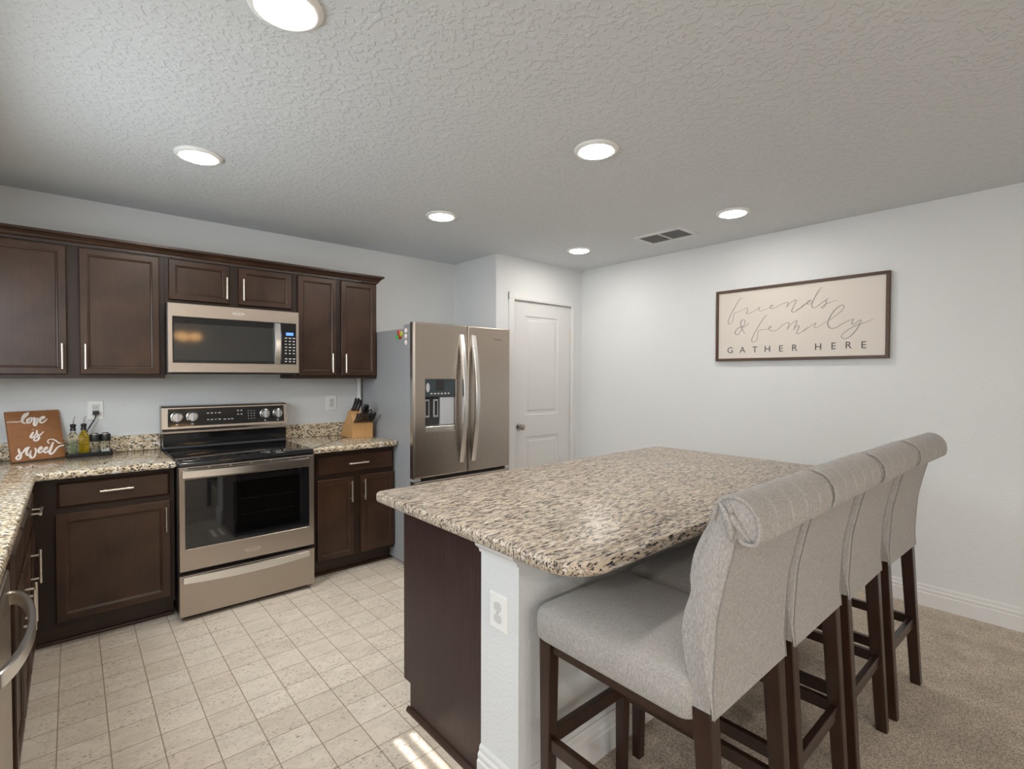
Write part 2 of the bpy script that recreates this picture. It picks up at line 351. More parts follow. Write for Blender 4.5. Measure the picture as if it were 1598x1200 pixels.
FRIENDS=[[0.6, [0.1682, 0.3819], [0.2229, 0.3991], [0.2376, 0.4101], [0.2501, 0.3892], [0.2381, 0.3656]], [1, [0.2096, 0.4847], [0.1872, 0.4822], [0.1475, 0.4189], [0.1098, 0.3519], [0.0974, 0.3073], [0.1105, 0.2911], [0.1333, 0.3197], [0.143, 0.3691], [0.1682, 0.3819]], [0.8, [0.2376, 0.4101], [0.2501, 0.3892], [0.2381, 0.3656], [0.2577, 0.3639], [0.301, 0.3795], [0.3388, 0.4049], [0.332, 0.3814], [0.3486, 0.375], [0.3859, 0.3835], [0.4134, 0.3928]], [1, [0.4134, 0.3928], [0.436, 0.4095], [0.4224, 0.4085], [0.4157, 0.3949], [0.4272, 0.3843], [0.4588, 0.393], [0.4944, 0.4106], [0.5295, 0.4186], [0.5405, 0.4151], [0.5278, 0.3815]], [1, [0.5278, 0.3815], [0.5514, 0.4116], [0.5856, 0.431], [0.5942, 0.4255], [0.5776, 0.3858], [0.5651, 0.3547], [0.5824, 0.3439], [0.6161, 0.3637], [0.6494, 0.3877], [0.6679, 0.3994]], [1.2, [0.2586, 0.2901], [0.2343, 0.2672], [0.1947, 0.265], [0.1572, 0.2375], [0.156, 0.2125], [0.1803, 0.2086], [0.2097, 0.254], [0.2291, 0.2923], [0.2239, 0.3174], [0.2041, 0.3141], [0.1969, 0.2848], [0.2149, 0.2338], [0.2301, 0.2106]], [1, [0.3957, 0.3371], [0.3772, 0.3291], [0.3404, 0.2742], [0.296, 0.1945], [0.282, 0.1561], [0.2966, 0.1407], [0.3227, 0.1638], [0.3292, 0.2168], [0.3503, 0.2324], [0.3969, 0.2318]], [1, [0.3969, 0.2318], [0.4151, 0.2544], [0.4266, 0.2488], [0.4061, 0.2407], [0.4154, 0.2258], [0.4384, 0.2172], [0.4699, 0.2269], [0.5051, 0.2574], [0.5314, 0.2695], [0.5488, 0.2681], [0.5342, 0.2204]], [1, [0.5342, 0.2204], [0.5577, 0.2536], [0.5917, 0.281], [0.6003, 0.2757], [0.5776, 0.2129]], [1, [0.5776, 0.2129], [0.5965, 0.2416], [0.6156, 0.2402], [0.6013, 0.1953], [0.6141, 0.1876], [0.6433, 0.2064], [0.6762, 0.2337]], [1, [0.5908, 0.3561], [0.6182, 0.3684], [0.6496, 0.3948], [0.6719, 0.4047], [0.694, 0.4194], [0.6718, 0.4121], [0.6676, 0.3954], [0.6854, 0.3936], [0.7029, 0.4136]], [1.1, [0.7584, 0.5012], [0.7371, 0.4774], [0.7115, 0.4272], [0.6966, 0.3851], [0.7035, 0.3649], [0.7254, 0.3676], [0.7598, 0.393], [0.7852, 0.4094], [0.7999, 0.4197]], [1, [0.7999, 0.4197], [0.7852, 0.4094], [0.7855, 0.3855], [0.7688, 0.3585], [0.7559, 0.3598], [0.7622, 0.3687], [0.7982, 0.3866], [0.8524, 0.4044]], [0.8, [0.6385, 0.1986], [0.6831, 0.2301], [0.7225, 0.2565], [0.7141, 0.228], [0.7316, 0.2243], [0.7702, 0.248], [0.7956, 0.2628]], [1.2, [0.7956, 0.2628], [0.8373, 0.2903], [0.8821, 0.3286], [0.894, 0.3555], [0.8776, 0.3642], [0.8408, 0.3372], [0.808, 0.2833], [0.798, 0.2412], [0.8132, 0.2139], [0.8466, 0.214], [0.8874, 0.2393], [0.9275, 0.2595], [0.9513, 0.2668]], [1, [0.9513, 0.2668], [0.9398, 0.2354], [0.9557, 0.2319], [0.9752, 0.2465], [0.9945, 0.2587]], [1.1, [0.9945, 0.2587], [0.9833, 0.2229], [0.9603, 0.1832], [0.929, 0.1481], [0.8969, 0.1358], [0.8804, 0.1507], [0.8923, 0.1735], [0.9322, 0.2035], [0.9755, 0.2258], [1.0141, 0.2366], [1.0596, 0.2556]]]
# ---------------------------------------------------------------- setting
XL, XR, YB, YP, XP, ZC, YR = -.78, 3.953, 4.067, 3.437, 2.815, 2.4826, -4.2
XW, YL = -3.6, .45          # the room widens to the left beside the camera
T = .12
CARPET_Y = 1.16
struct('floor', bx(XL-T, XR+T, CARPET_Y, YB+T, -.1, 0), M['tile'])
struct('floor_carpet', bx(XW-T, XR+T, YR-T, CARPET_Y, -.1, .004), M['carpet'])
struct('ceiling', mesh(prism, [(XW-T, YR-T), (XR+T, YR-T), (XR+T, YB+T), (XL-T, YB+T), (XL-T, YL+T), (XW-T, YL+T)], 'z', ZC, ZC+.1), M['ceiling'])
struct('wall_back', bx(XL-T, XP+T, YB, YB+T, 0, ZC), M['wall'])
struct('wall_pantry_side', bx(XP, XP+T, YP+T, YB, 0, ZC), M['wall'])
DX0, DX1, DZ = 3.022, 3.785, 2.10
bm = bmesh.new(); box(bm, XP, DX0, YP, YP+T, 0, ZC); box(bm, DX1, XR, YP, YP+T, 0, ZC); box(bm, DX0, DX1, YP, YP+T, DZ, ZC)
struct('wall_pantry', bm, M['wall'])
struct('wall_right', bx(XR, XR+T, YR, YB+T, 0, ZC), M['wall'])
WY0, WY1, WZ0, WZ1 = 1.60, 2.95, 1.06, 2.06
bm = bmesh.new(); box(bm, XL-T, XL, YL, WY0, 0, ZC); box(bm, XL-T, XL, WY1, YB+T, 0, ZC); box(bm, XL-T, XL, WY0, WY1, 0, WZ0); box(bm, XL-T, XL, WY0, WY1, WZ1, ZC)
struct('wall_left', bm, M['wall'])
struct('wall_return', bx(XW, XL, YL, YL+T, 0, ZC), M['wall'])
struct('wall_rear', bx(XW-T, XR, YR-T, YR, 0, ZC), M['wall'])
GX0, GX1, GZ = -3.4, -.4, 2.2
bm = bmesh.new(); box(bm, XW-T, XW, YR, GX0, 0, ZC); box(bm, XW-T, XW, GX1, YL+T, 0, ZC); box(bm, XW-T, XW, GX0, GX1, GZ, ZC)
struct('wall_far_left', bm, M['wall'])
# glazed doors and the window over the sink (outside the picture)
r = bpy.data.objects.new('door_2', None); C.objects.link(r); r.location = (XW-.06, -1.9, 0); r['kind'] = 'structure'
bm = bmesh.new()
for y in (GX0, GX0+1.0, GX0+2.0, GX1-.07): box(bm, XW-.09, XW-.03, y, y+.07, 0, GZ)
box(bm, XW-.09, XW-.03, GX0+.07, GX1-.07, 0, .09); box(bm, XW-.09, XW-.03, GX0+.07, GX1-.07, GZ-.08, GZ)
obj('door_frame', bm, M['trim'], r)
r = bpy.data.objects.new('window_1', None); C.objects.link(r); r.location = (XL-.06, 2.3, WZ0); r['kind'] = 'structure'
bm = bmesh.new(); box(bm, XL-.09, XL-.03, WY0, WY0+.05, WZ0, WZ1); box(bm, XL-.09, XL-.03, WY1-.05, WY1, WZ0, WZ1); box(bm, XL-.09, XL-.03, WY0, WY1, WZ1-.05, WZ1)
obj('window_frame', bm, M['trim'], r)
bm = bmesh.new()          # a lowered blind; two slits stay open near the sill
z = WZ0
for a, b in ((WZ0, 1.580), (1.612, 1.640), (1.668, WZ1-.05)): box(bm, XL-.025, XL-.015, WY0+.01, WY1-.01, a, b)
box(bm, XL-.025, XL-.015, WY0+.01, 1.64, 1.55, 1.7); box(bm, XL-.025, XL-.015, 1.90, WY1-.01, 1.55, 1.7)
obj('window_blind', bm, M['trim'], r)

# baseboards
def base_prof(h, t): return [(0, 0), (t, 0), (t, h*.62), (t*.72, h*.66), (t*.80, h*.72), (t*.80, h*.78), (t*.45, h*.84), (t*.45, h*.93), (t*.2, h), (0, h)]
bm = bmesh.new(); prism(bm, [(XR-a, b) for a, b in base_prof(.135, .018)], 'y', YR, YP); struct('baseboard_right', bm, M['trim'])
bm = bmesh.new(); prism(bm, [(YP-a, b) for a, b in base_prof(.135, .018)], 'x', XP, DX0-.06); prism(bm, [(YP-a, b) for a, b in base_prof(.135, .018)], 'x', DX1+.06, XR-.02)
struct('baseboard_pantry', bm, M['trim'])

# pantry door
d1 = bpy.data.objects.new('door_1', None); C.objects.link(d1); d1.location = (3.4, YP, 0); d1['kind'] = 'structure'
fmb = lambda y: (lambda u, v, d: (u, y+d, v))
def door_leaf(bm):
    x0, x1, z0, z1, y = DX0+.004, DX1-.004, .012, DZ-.004, YP+.012
    px = (x0, 3.178, 3.618, x1); pz = (z0, .22, .838, 1.04, 1.965, z1)
    for i in range(3):
        for j in range(5):
            if i == 1 and j in (1, 3):
                a, b, c, d = px[1], px[2], pz[j], pz[j+1]
                n = lambda q, dep: (a+q, b-q, c+q, d-q, dep)
                R = [[bm.verts.new((u, y+dd, v)) for u, v in ((u0, v0), (u1, v0), (u1, v1), (u0, v1))] for u0, u1, v0, v1, dd in (n(0, 0), n(.006, .008), n(.03, .009), n(.05, .003))]
                for A, B in zip(R, R[1:]):
                    for k in range(4): bm.faces.new((A[k], A[(k+1) % 4], B[(k+1) % 4], B[k]))
                bm.faces.new(R[-1])
            else: add_mesh(bm, [(px[i], y, pz[j]), (px[i+1], y, pz[j]), (px[i+1], y, pz[j+1]), (px[i], y, pz[j+1])], [(0, 1, 2, 3)])
    add_mesh(bm, [(x0, y, z0), (x1, y, z0), (x1, y, z1), (x0, y, z1), (x0, y+.03, z0), (x1, y+.03, z0), (x1, y+.03, z1), (x0, y+.03, z1)], [(4, 5, 6, 7), (0, 1, 5, 4), (1, 2, 6, 5), (2, 3, 7, 6), (3, 0, 4, 7)])
    bmesh.ops.remove_doubles(bm, verts=bm.verts, dist=1e-5)
leaf = obj('door_panel', mesh(door_leaf), M['door'], d1)
bm = bmesh.new(); cw = .064
prof = [(0, 0), (0, .012), (.012, .017), (.045, .014), (cw, .008), (cw, 0)]
prism(bm, [(DX0-a, YP-b) for a, b in prof], 'z', 0, DZ+cw); prism(bm, [(DX1+a, YP-b) for a, b in prof], 'z', 0, DZ+cw)
prism(bm, [(YP-b, DZ+a) for a, b in prof], 'x', DX0-cw, DX1+cw)
obj('door_casing', bm, M['trim'], d1)
bm = bmesh.new(); lathe(bm, [(.031, 0), (.031, .004), (.012, .010), (.010, .030), (.020, .036), (.028, .048), (.027, .060), (.016, .068), (0, .069)], (3.097, YP+.012, .938), '-y', 24)
obj('door_knob', bm, M['brass_dark'], d1, 40)
for zz in (1.80, 1.04, .25):
    bm = bx(DX1-.006, DX1+.004, YP-.004, YP+.012, zz-.045, zz+.045, .002); obj('hinge', bm, M['nickel'], d1)

# half wall of the island with its trims
PX0, PX1, PY0, PY1, PZ = 1.06, 2.98, 1.178, 1.372, .883
struct('wall_island', bx(PX0, PX1, PY0, PY1, 0, PZ), M['wall'])
bp = base_prof(.135, .018)
bm = bmesh.new(); prism(bm, [(PY0-a, b+.004) for a, b in bp], 'x', PX0-.018, PX1); prism(bm, [(PX0-a, b) for a, b in bp], 'y', PY0-.018, PY1)
struct('baseboard_island', bm, M['trim'])
cp = [(0, 0), (.007, 0), (.009, .010), (.013, .016), (.021, .021), (.026, .028), (.027, .074), (0, .074)]
bm = bmesh.new(); prism(bm, [(PX0-a, PZ-.074+b) for a, b in cp], 'y', PY0, PY1+.002)
struct('trim_1', bm, M['trim'])

# ---------------------------------------------------------------- ceiling lights and vent
LX, LY = (.478, 1.877, 3.265), (1.548, 2.872)
spots = {(0, 0): 'round recessed ceiling light nearest the viewer, cut by the top picture edge', (1, 0): 'round recessed ceiling light above the middle of the island, middle of the near row', (2, 0): 'round recessed ceiling light closest to the right wall above the framed script sign',
         (0, 1): 'round recessed ceiling light above the floor in front of the stove', (1, 1): 'round recessed ceiling light in front of the refrigerator', (2, 1): 'small-looking round recessed ceiling light in front of the pantry door'}
for (i, j), lab in spots.items():
    x, y = LX[i], LY[j]
    t = thing('recessed_light', lab, 'ceiling light', (x, y, ZC), 'recessed ceiling lights')
    bm = bmesh.new(); lathe(bm, [(.104, 0), (.104, -.004), (.098, -.011), (.086, -.014), (.079, -.012), (.079, -.002)], (x, y, ZC), 'z', 40); obj('trim_ring', bm, M['plate'], t, 40)
    bm = bmesh.new(); lathe(bm, [(.078, -.003), (.078, -.013), (.07, -.0165), (.04, -.019), (0, -.0195)], (x, y, ZC), 'z', 40); obj('diffuser', bm, M['lamp'], t, 60)
t = thing('ceiling_vent', 'white air vent with two dark grey panels in the ceiling near the right wall', 'vent', (3.42, 2.14, ZC))
VX0, VX1, VY0, VY1 = 3.285, 3.56, 1.945, 2.335
bm = bmesh.new(); z0, z1 = ZC-.012, ZC
for a in ((VX0, VX1, VY0, VY0+.022), (VX0, VX1, VY1-.022, VY1), (VX0, VX0+.028, VY0+.022, VY1-.022), (VX1-.028, VX1, VY0+.022, VY1-.022), (VX0+.028, VX1-.028, 2.135, 2.147)): box(bm, *a, z0, z1)
obj('vent_frame', bm, M['trim'], t)
for a, b in ((VY0+.022, 2.135), (2.147, VY1-.022)):
    bm = bmesh.new(); box(bm, VX0+.028, VX1-.028, a, b, ZC-.004, ZC)
    n = 9
    for k in range(n):
        x = VX0+.05+k*(VX1-VX0-.1)/(n-1); box(bm, x-.006, x+.006, a, b, ZC-.008, ZC-.004)
    obj('louvre_panel', bm, M['vent_dark'], t)

# ---------------------------------------------------------------- cabinet helpers
def bar_handle(name, p, axis, length, out, parent, m='nickel', r=.0058, post=.03):
    """bar pull: p is the centre on the door face, out the outward unit vector"""
    bm = bmesh.new(); p = Vector(p); o = Vector(out); a = Vector({'x': (1, 0, 0), 'y': (0, 1, 0), 'z': (0, 0, 1)}[axis])
    c = p+o*post; h = length/2; ortho = a.cross(o)
    tube(bm, [c-a*h, c-a*(h-.001), c+a*(h-.001), c+a*h], [r*.8, r, r, r*.8], 10, 1, ortho)
    for s in (-1, 1): tube(bm, [p+a*s*(h-.022), p+a*s*(h-.022)+o*post], r*.8, 8, 1, a)
    return obj(name, bm, M[m], parent, 40)
ZT = .922                       # counter tops along the walls
BZ = ZT-.040                    # top of the base cabinets
YF = 3.477                      # face frame of the base cabinets
fb = fmb(3.457)
KY = 3.545

# ---- base cabinet left of the range, running into the corner
t = thing('base_cabinet', 'dark brown base cabinet with one drawer over one door left of the stove', 'cabinet', (.17, YF, 0))
bm = bmesh.new(); box(bm, XL+.01, .441, YF, YB-.005, .105, BZ); obj('cabinet_body', bm, M['cab_f'], t)
bm = bmesh.new(); box(bm, -.155, .441, KY, KY+.02, 0, .105); box(bm, -.155, .441, KY-.016, KY, 0, .018, .005); obj('toe_kick', bm, M['cab_h'], t)
bm = mesh(front, -.064, .419, .724, .857, fb, 'drawer'); d = obj('drawer', bm, M['cab_h'], t)
bar_handle('drawer_handle', (.178, 3.457, .795), 'x', .145, (0, -1, 0), d)
bm = mesh(front, -.072, .420, .135, .693, fb, 'door'); d = obj('cabinet_door', bm, M['cab'], t)
bar_handle('door_handle', (.397, 3.457, .59), 'z', .14, (0, -1, 0), d)
# ---- base cabinet right of the range
t = thing('base_cabinet', 'dark brown base cabinet with one drawer over two narrow doors beside the refrigerator', 'cabinet', (1.54, YF, 0))
bm = bmesh.new(); box(bm, 1.214, 1.838, YF, YB-.005, .105, BZ); obj('cabinet_body', bm, M['cab_f'], t)
bm = bmesh.new(); box(bm, 1.214, 1.842, KY, KY+.02, 0, .105); box(bm, 1.214, 1.842, KY-.016, KY, 0, .018, .005); obj('toe_kick', bm, M['cab_h'], t)
bm = mesh(front, 1.255, 1.826, .716, .848, fb, 'drawer'); d = obj('drawer', bm, M['cab_h'], t)
bar_handle('drawer_handle', (1.545, 3.457, .784), 'x', .15, (0, -1, 0), d)
for a, b, hx in ((1.255, 1.520, 1.494), (1.572, 1.838, 1.592)):
    bm = mesh(front, a, b, .125, .686, fb, 'door', fwid=.046); d = obj('cabinet_door', bm, M['cab'], t)
    bar_handle('door_handle', (hx, 3.457, .586), 'z', .15, (0, -1, 0), d)
# ---- wall cabinets
YU, YUF = 3.7465, 3.7665
fu = fmb(YU)
t = thing('wall_cabinet', 'large dark brown wall cabinet with two tall doors left of the microwave', 'cabinet', (.0, YUF, 1.39))
bm = bx(-.45, .437, YUF, YB-.002, 1.39, 2.14); obj('cabinet_body', bm, M['cab_f'], t)
for a, b, hx in ((-.39, -.0175, -.038), (.0365, .409, .060)):
    bm = mesh(front, a, b, 1.414, 2.128, fu, 'door', fwid=.046); d = obj('cabinet_door', bm, M['cab'], t)
    bar_handle('door_handle', (hx, YU, 1.513), 'z', .142, (0, -1, 0), d)
t = thing('wall_cabinet', 'short dark brown wall cabinet with two small doors above the microwave', 'cabinet', (.82, YUF, 1.85))
bm = bx(.438, 1.199, YUF, YB-.002, 1.853, 2.14); obj('cabinet_body', bm, M['cab_f'], t)
for a, b, hx in ((.457, .793, .772), (.847, 1.189, .871)):
    bm = mesh(front, a, b, 1.880, 2.129, fu, 'door', fwid=.046); d = obj('cabinet_door', bm, M['cab'], t)
    bar_handle('door_handle', (hx, YU, 1.978), 'z', .144, (0, -1, 0), d)
t = thing('wall_cabinet', 'dark brown wall cabinet with two narrow tall doors beside the refrigerator', 'cabinet', (1.53, YUF, 1.39))
bm = bx(1.200, 1.845, YUF, YB-.002, 1.385, 2.14); obj('cabinet_body', bm, M['cab_f'], t)
for a, b, hx in ((1.231, 1.513, 1.474), (1.550, 1.832, 1.576)):
    bm = mesh(front, a, b, 1.408, 2.130, fu, 'door', fwid=.046); d = obj('cabinet_door', bm, M['cab'], t)
    bar_handle('door_handle', (hx, YU, 1.501), 'z', .143, (0, -1, 0), d)
# crown moulding along the three wall cabinets
cr = [(0, 2.140), (-.008, 2.140), (-.008, 2.150), (-.016, 2.154), (-.022, 2.166), (-.036, 2.178), (-.045, 2.182), (-.045, 2.196), (.0, 2.196)]
bm = bmesh.new(); n = len(cr); x1 = 1.845
A = [[(-.45, YUF-.008+a, z) for a, z in cr], [(x1-a, YUF-.008+a, z) for a, z in cr], [(x1-a, YB-.002, z) for a, z in cr]]
grid_loft(bm, A)
o = obj('crown_moulding', bm, M['cab_h']); tag(o, 'long dark brown crown moulding along the tops of the wall cabinets', 'moulding')

# ---- left run: corner cabinet, sink cabinet, dishwasher (fronts face +x)
XF = -.160
fl = lambda u, v, d: (XF+.02-d, u, v)
t = thing('base_cabinet', 'dark brown drawer and door cabinet in the corner at the left edge', 'cabinet', (XF-.3, 3.15, 0))
bm = bx(XL+.01, XF, 2.92, 3.47, .105, BZ); obj('cabinet_body', bm, M['cab_f'], t)
bm = bx(XF-.085, XF-.065, 2.92, 3.47, 0, .105); obj('toe_kick', bm, M['kick'], t)
bm = mesh(front, 2.935, 3.30, .724, .857, fl, 'drawer'); d = obj('drawer', bm, M['cab_h'], t)
bar_handle('drawer_handle', (XF+.02, 3.11, .795), 'y', .15, (1, 0, 0), d)
bm = mesh(front, 2.935, 3.30, .135, .693, fl, 'door'); d = obj('cabinet_door', bm, M['cab'], t)
bar_handle('door_handle', (XF+.02, 2.965, .585), 'z', .145, (1, 0, 0), d)
t = thing('base_cabinet', 'dark brown sink cabinet with two doors next to the dishwasher', 'cabinet', (XF-.3, 2.45, 0))
bm = bx(XL+.01, XF, 2.0, 2.919, .105, BZ); obj('cabinet_body', bm, M['cab_f'], t)
bm = bx(XF-.085, XF-.065, 2.0, 2.919, 0, .105); obj('toe_kick', bm, M['kick'], t)
for a, b, hy in ((2.20, 2.545, 2.515), (2.57, 2.905, 2.60)):
    bm = mesh(front, a, b, .724, .857, fl, 'drawer'); obj('drawer', bm, M['cab_h'], t)
    bm = mesh(front, a, b, .135, .693, fl, 'door'); d = obj('cabinet_door', bm, M['cab'], t)
    bar_handle('door_handle', (XF+.02, hy, .555), 'z', .15, (1, 0, 0), d)
t = thing('dishwasher', 'stainless dishwasher with a bowed handle at the lower left edge', 'dishwasher', (XF-.3, 1.69, 0))
obj('washer_body', bx(XL+.05, XF-.01, 1.395, 1.985, .10, BZ-.005), M['gasket'], t)
obj('washer_door', bx(XF-.009, XF+.024, 1.395, 1.985, .12, .868, .006), M['steel_v'], t)
obj('toe_kick', bx(XF-.08, XF-.06, 1.395, 1.985, 0, .10), M['kick'], t)
bm = bmesh.new(); P = [(XF+.024, 1.955), (XF+.040, 1.945), (XF+.060, 1.89), (XF+.075, 1.80), (XF+.081, 1.69), (XF+.075, 1.58), (XF+.060, 1.49), (XF+.040, 1.435), (XF+.024, 1.425)]
S = [Vector((a, b, 0)) for a, b in [(p.x, p.y) for p in spline([(a, b, 0) for a, b in P], 4)]]
rings = []
for k, p in enumerate(S):
    tt = (S[min(k+1, len(S)-1)]-S[max(k-1, 0)]).normalized(); nn = V(-tt.y, tt.x, 0)
    rings.append([(p.x+nn.x*a, p.y+nn.y*a, .796+b) for a, b in ((.007, -.015), (.007, .015), (.004, .018), (-.004, .018), (-.007, .015), (-.007, -.015), (-.004, -.018), (.004, -.018))])
grid_loft(bm, rings); obj('handle', bm, M['steel_light'], t, 40)
t = thing('base_cabinet', 'dark brown base cabinet beside the dishwasher towards the viewer', 'cabinet', (XF-.3, 1.0, 0))
bm = bx(XL+.01, XF, .55, 1.385, .105, BZ); obj('cabinet_body', bm, M['cab_f'], t)
bm = mesh(front, .6, 1.35, .135, .857, fl, 'door'); d = obj('cabinet_door', bm, M['cab'], t)
bar_handle('door_handle', (XF+.02, .66, .59), 'z', .145, (1, 0, 0), d)

# ---- stone tops
EDGE = lambda zt, th=.038: [(zt-th, .006), (zt-th+.005, .0015), (zt-th+.012, 0), (zt-.013, 0), (zt-.006, .002), (zt-.002, .0055), (zt, .011)]
CY = 3.403; CX = -.138
t = thing('countertop', 'speckled granite countertop turning the corner left of the stove', 'countertop', (.0, 3.7, ZT-.038))
out = [(XL+.003, .55), (CX, .55), (CX, CY-.02), (CX+.006, CY-.006), (CX+.02, CY), (.44, CY), (.44, YB-.003), (XL+.003, YB-.003)]
obj('stone_slab', mesh(slab, out, EDGE(ZT)), M['granite'], t, 35)
obj('backsplash', bx(XL+.025, .44, YB-.022, YB-.002, ZT, 1.022, .003), M['granite'], t)
t = thing('countertop', 'short granite countertop between the stove and the refrigerator', 'countertop', (1.53, 3.7, ZT-.038))
obj('stone_slab', mesh(slab, rrect(1.208, 1.842, CY, YB-.003, [.002, .002, .002, .02], 4), EDGE(ZT)), M['granite'], t, 35)
obj('backsplash', bx(1.208, 1.80, YB-.022, YB-.002, ZT, 1.026, .003), M['granite'], t)
t = thing('island_countertop', 'large veined granite island countertop with rounded corners', 'countertop', (2.0, 1.4, .884))
obj('stone_slab', mesh(slab, rrect(.955, 3.085, .842, 1.985, [.05, .04, .13, .13], 10), EDGE(.9225, .039)), M['granite_isl'], t, 35)

# ---- island cabinet
IX = PX0; IY0, IY1 = PY1+.002, 1.912
t = thing('island_cabinet', 'dark brown island cabinet with a plain wood end panel', 'cabinet', (2.0, 1.65, 0))
bm = bmesh.new()
prism(bm, [(IY0, .0), (1.859, .0), (1.859, .118), (IY1, .118), (IY1, .883), (IY0, .883)], 'x', IX+.001, IX+.016); obj('end_panel', bm, M['panel'], t)
obj('cabinet_body', bx(IX+.017, PX1-.001, IY0, IY1, .115, .883), M['cab'], t)
obj('toe_kick', bx(IX+.02, PX1-.02, 1.84, 1.856, 0, .115), M['kick'], t)
bm = bmesh.new(); prism(bm, [(IX, 0), (IX-.014, 0), (IX-.013, .010), (IX-.007, .017), (IX, .019)], 'y', IY0+.001, 1.870); obj('shoe_moulding', bm, M['cab_h'], t)
fi = lambda u, v, d: (u, IY1+.022-d, v)
wd = (PX1-IX-.02)/4
for k in range(4):
    a, b = IX+.012+k*wd, IX+.012+(k+1)*wd-.02
    bm = mesh(front, a, b, .118, .693, fi, 'door'); dd = obj('cabinet_door', bm, M['cab'], t); bar_handle('door_handle', ((b-.03) if k % 2 == 0 else (a+.03), IY1+.022, .6), 'z', .14, (0, 1, 0), dd)
    bm = mesh(front, a, b, .715, .857, fi, 'drawer'); dd = obj('drawer', bm, M['cab_h'], t); bar_handle('drawer_handle', ((a+b)/2, IY1+.022, .79), 'x', .14, (0, 1, 0), dd)

# ---------------------------------------------------------------- outlets
def plate_front(bm, u0, u1, v0, v1, fm, th=.006):
    i = lambda d, dep: (u0+d, u1-d, v0+d, v1-d, dep)
    rings_panel(bm, [i(0, 0), i(0, -th*.5), i(.003, -th), i(.006, -th)], fm)
def outlet(label, u0, u1, v0, v1, fm, loc, sockets='duplex'):
    t = thing('wall_outlet', label, 'outlet', loc)
    obj('cover_plate', mesh(plate_front, u0, u1, v0, v1, fm), M['plate'], t)
    uc, vc = (u0+u1)/2, (v0+v1)/2
    if sockets == 'duplex':
        for s in (-1, 1):
            bm = bmesh.new(); o = rrect(uc-.0165, uc+.0165, vc+s*.0195-.0145, vc+s*.0195+.0145, .011, 4)
            grid_loft(bm, [[fm(u, v, -.006) for u, v in o], [fm(u, v, -.0095) for u, v in o]]); obj('socket', bm, M['socket'], t)
        bm = bmesh.new(); o = rrect(uc-.003, uc+.003, vc-.003, vc+.003, .003, 3); grid_loft(bm, [[fm(u, v, -.006) for u, v in o], [fm(u, v, -.0075) for u, v in o]]); obj('screw', bm, M['nickel'], t)
    else:
        i = lambda d, dep: (uc-.017+d, uc+.017-d, vc-.034+d, vc+.034-d, dep)
        obj('socket', mesh(rings_panel, [i(0, -.006), i(0, -.0085), i(.0015, -.009)], fm), M['socket'], t)
        for s in (-1, 1):
            bm = bmesh.new()
            for du in (-.006, .004): rings_panel(bm, [(uc+du, uc+du+.002, vc+s*.017-.004, vc+s*.017+.005, -.009), (uc+du, uc+du+.002, vc+s*.017-.004, vc+s*.017+.005, -.0094)], fm)
            obj('socket_slot', bm, M['gasket'], t)
    return t
fw_ = fmb(YB-.0005)
outlet('white wall outlet with a black plug in it above the left counter', .071, .149, 1.130, 1.250, fw_, (.11, YB, 1.19), 'decora')
outlet('white wall outlet left of the knife block', 1.552, 1.636, 1.126, 1.246, fw_, (1.594, YB, 1.186), 'decora')
outlet('white double outlet on the end of the island half wall', PY0+.053, PY0+.140, .572, .690, lambda u, v, d: (PX0+d, u, v), (PX0, 1.275, .63))
t = thing('power_cord', 'black plug and cord hanging from the outlet behind the oil bottles', 'cord', (.112, YB-.03, 1.17))
obj('plug', bx(.096, .126, YB-.040, YB-.010, 1.163, 1.186, .004), M['black'], t)
obj('cable', mesh(tube, spline([(.112, YB-.030, 1.166), (.106, YB-.031, 1.14), (.085, YB-.034, 1.10), (.062, YB-.038, 1.05), (.05, YB-.035, .99), (.045, YB-.035, .945), (.04, YB-.04, ZT+.004)], 5), .0042, 8), M['black'], t, 60)
o = obj('white_pipe', mesh(lathe, [(.018, ZT+.001), (.018, 1.384)], (1.824, YB-.022, 0), 'z', 16), M['plate'], None, 40)
tag(o, 'white vertical pipe running up the wall behind the knife block', 'pipe')
# ---------------------------------------------------------------- range
RX0, RX1, RY = .446, 1.202, 3.362
fr_ = fmb(RY)
t = thing('range_stove', 'stainless electric stove with black glass top and a wide oven window', 'stove', (.824, 3.7, 0))
obj('stove_body', bx(RX0+.002, RX1-.002, RY+.045, YB-.06, .03, .90), M['black'], t)
def leaf_hole(bm):
    i = lambda d, dep: (RX0+d, RX1-d, .289+d, .886-d, dep)
    rings_panel(bm, [i(0, .045), i(0, .005), i(.004, 0), (.476, 1.172, .414, .815, 0), (.479, 1.169, .417, .812, .003), (.480, 1.168, .418, .811, .0035)], fr_)
dr = obj('oven_door', mesh(leaf_hole), M['steel'], t)
wn = obj('oven_window', bx(.479, 1.169, RY+.0015, RY+.0030, .417, .812), M['blackglass'], dr)
obj('inner_window', bx(.722, 1.110, RY+.0008, RY+.0015, .458, .772), M['oven_in'], wn)
bm = bmesh.new()
for zz in (.565, .66):
    box(bm, .76, 1.08, RY+.0003, RY+.0008, zz, zz+.003)
obj('oven_rack', bm, M['rack'], wn)
def flat_handle(bm, x0, x1, z0, z1, y, out, sag=0):
    n = 16; rings = []
    for k in range(n+1):
        u = k/n; x = x0+(x1-x0)*u; b = 1-(2*u-1)**2; o = out*(.55+.45*b); s = sag*b
        rings.append([(x, y-o+.006, z0-s), (x, y-o, z0-s+.004), (x, y-o, z1-.004), (x, y-o+.006, z1), (x, y-o+.02, z1), (x, y-o+.02, z0-s)])
    grid_loft(bm, rings)
    for x in (x0+.012, x1-.012): box(bm, x-.012, x+.012, y-out*.6+.01, y+.002, z0+.004, z1-.004)
obj('oven_handle', mesh(flat_handle, .463, 1.163, .824, .870, RY, .045), M['steel_light'], dr, 40)
bm = bmesh.new()
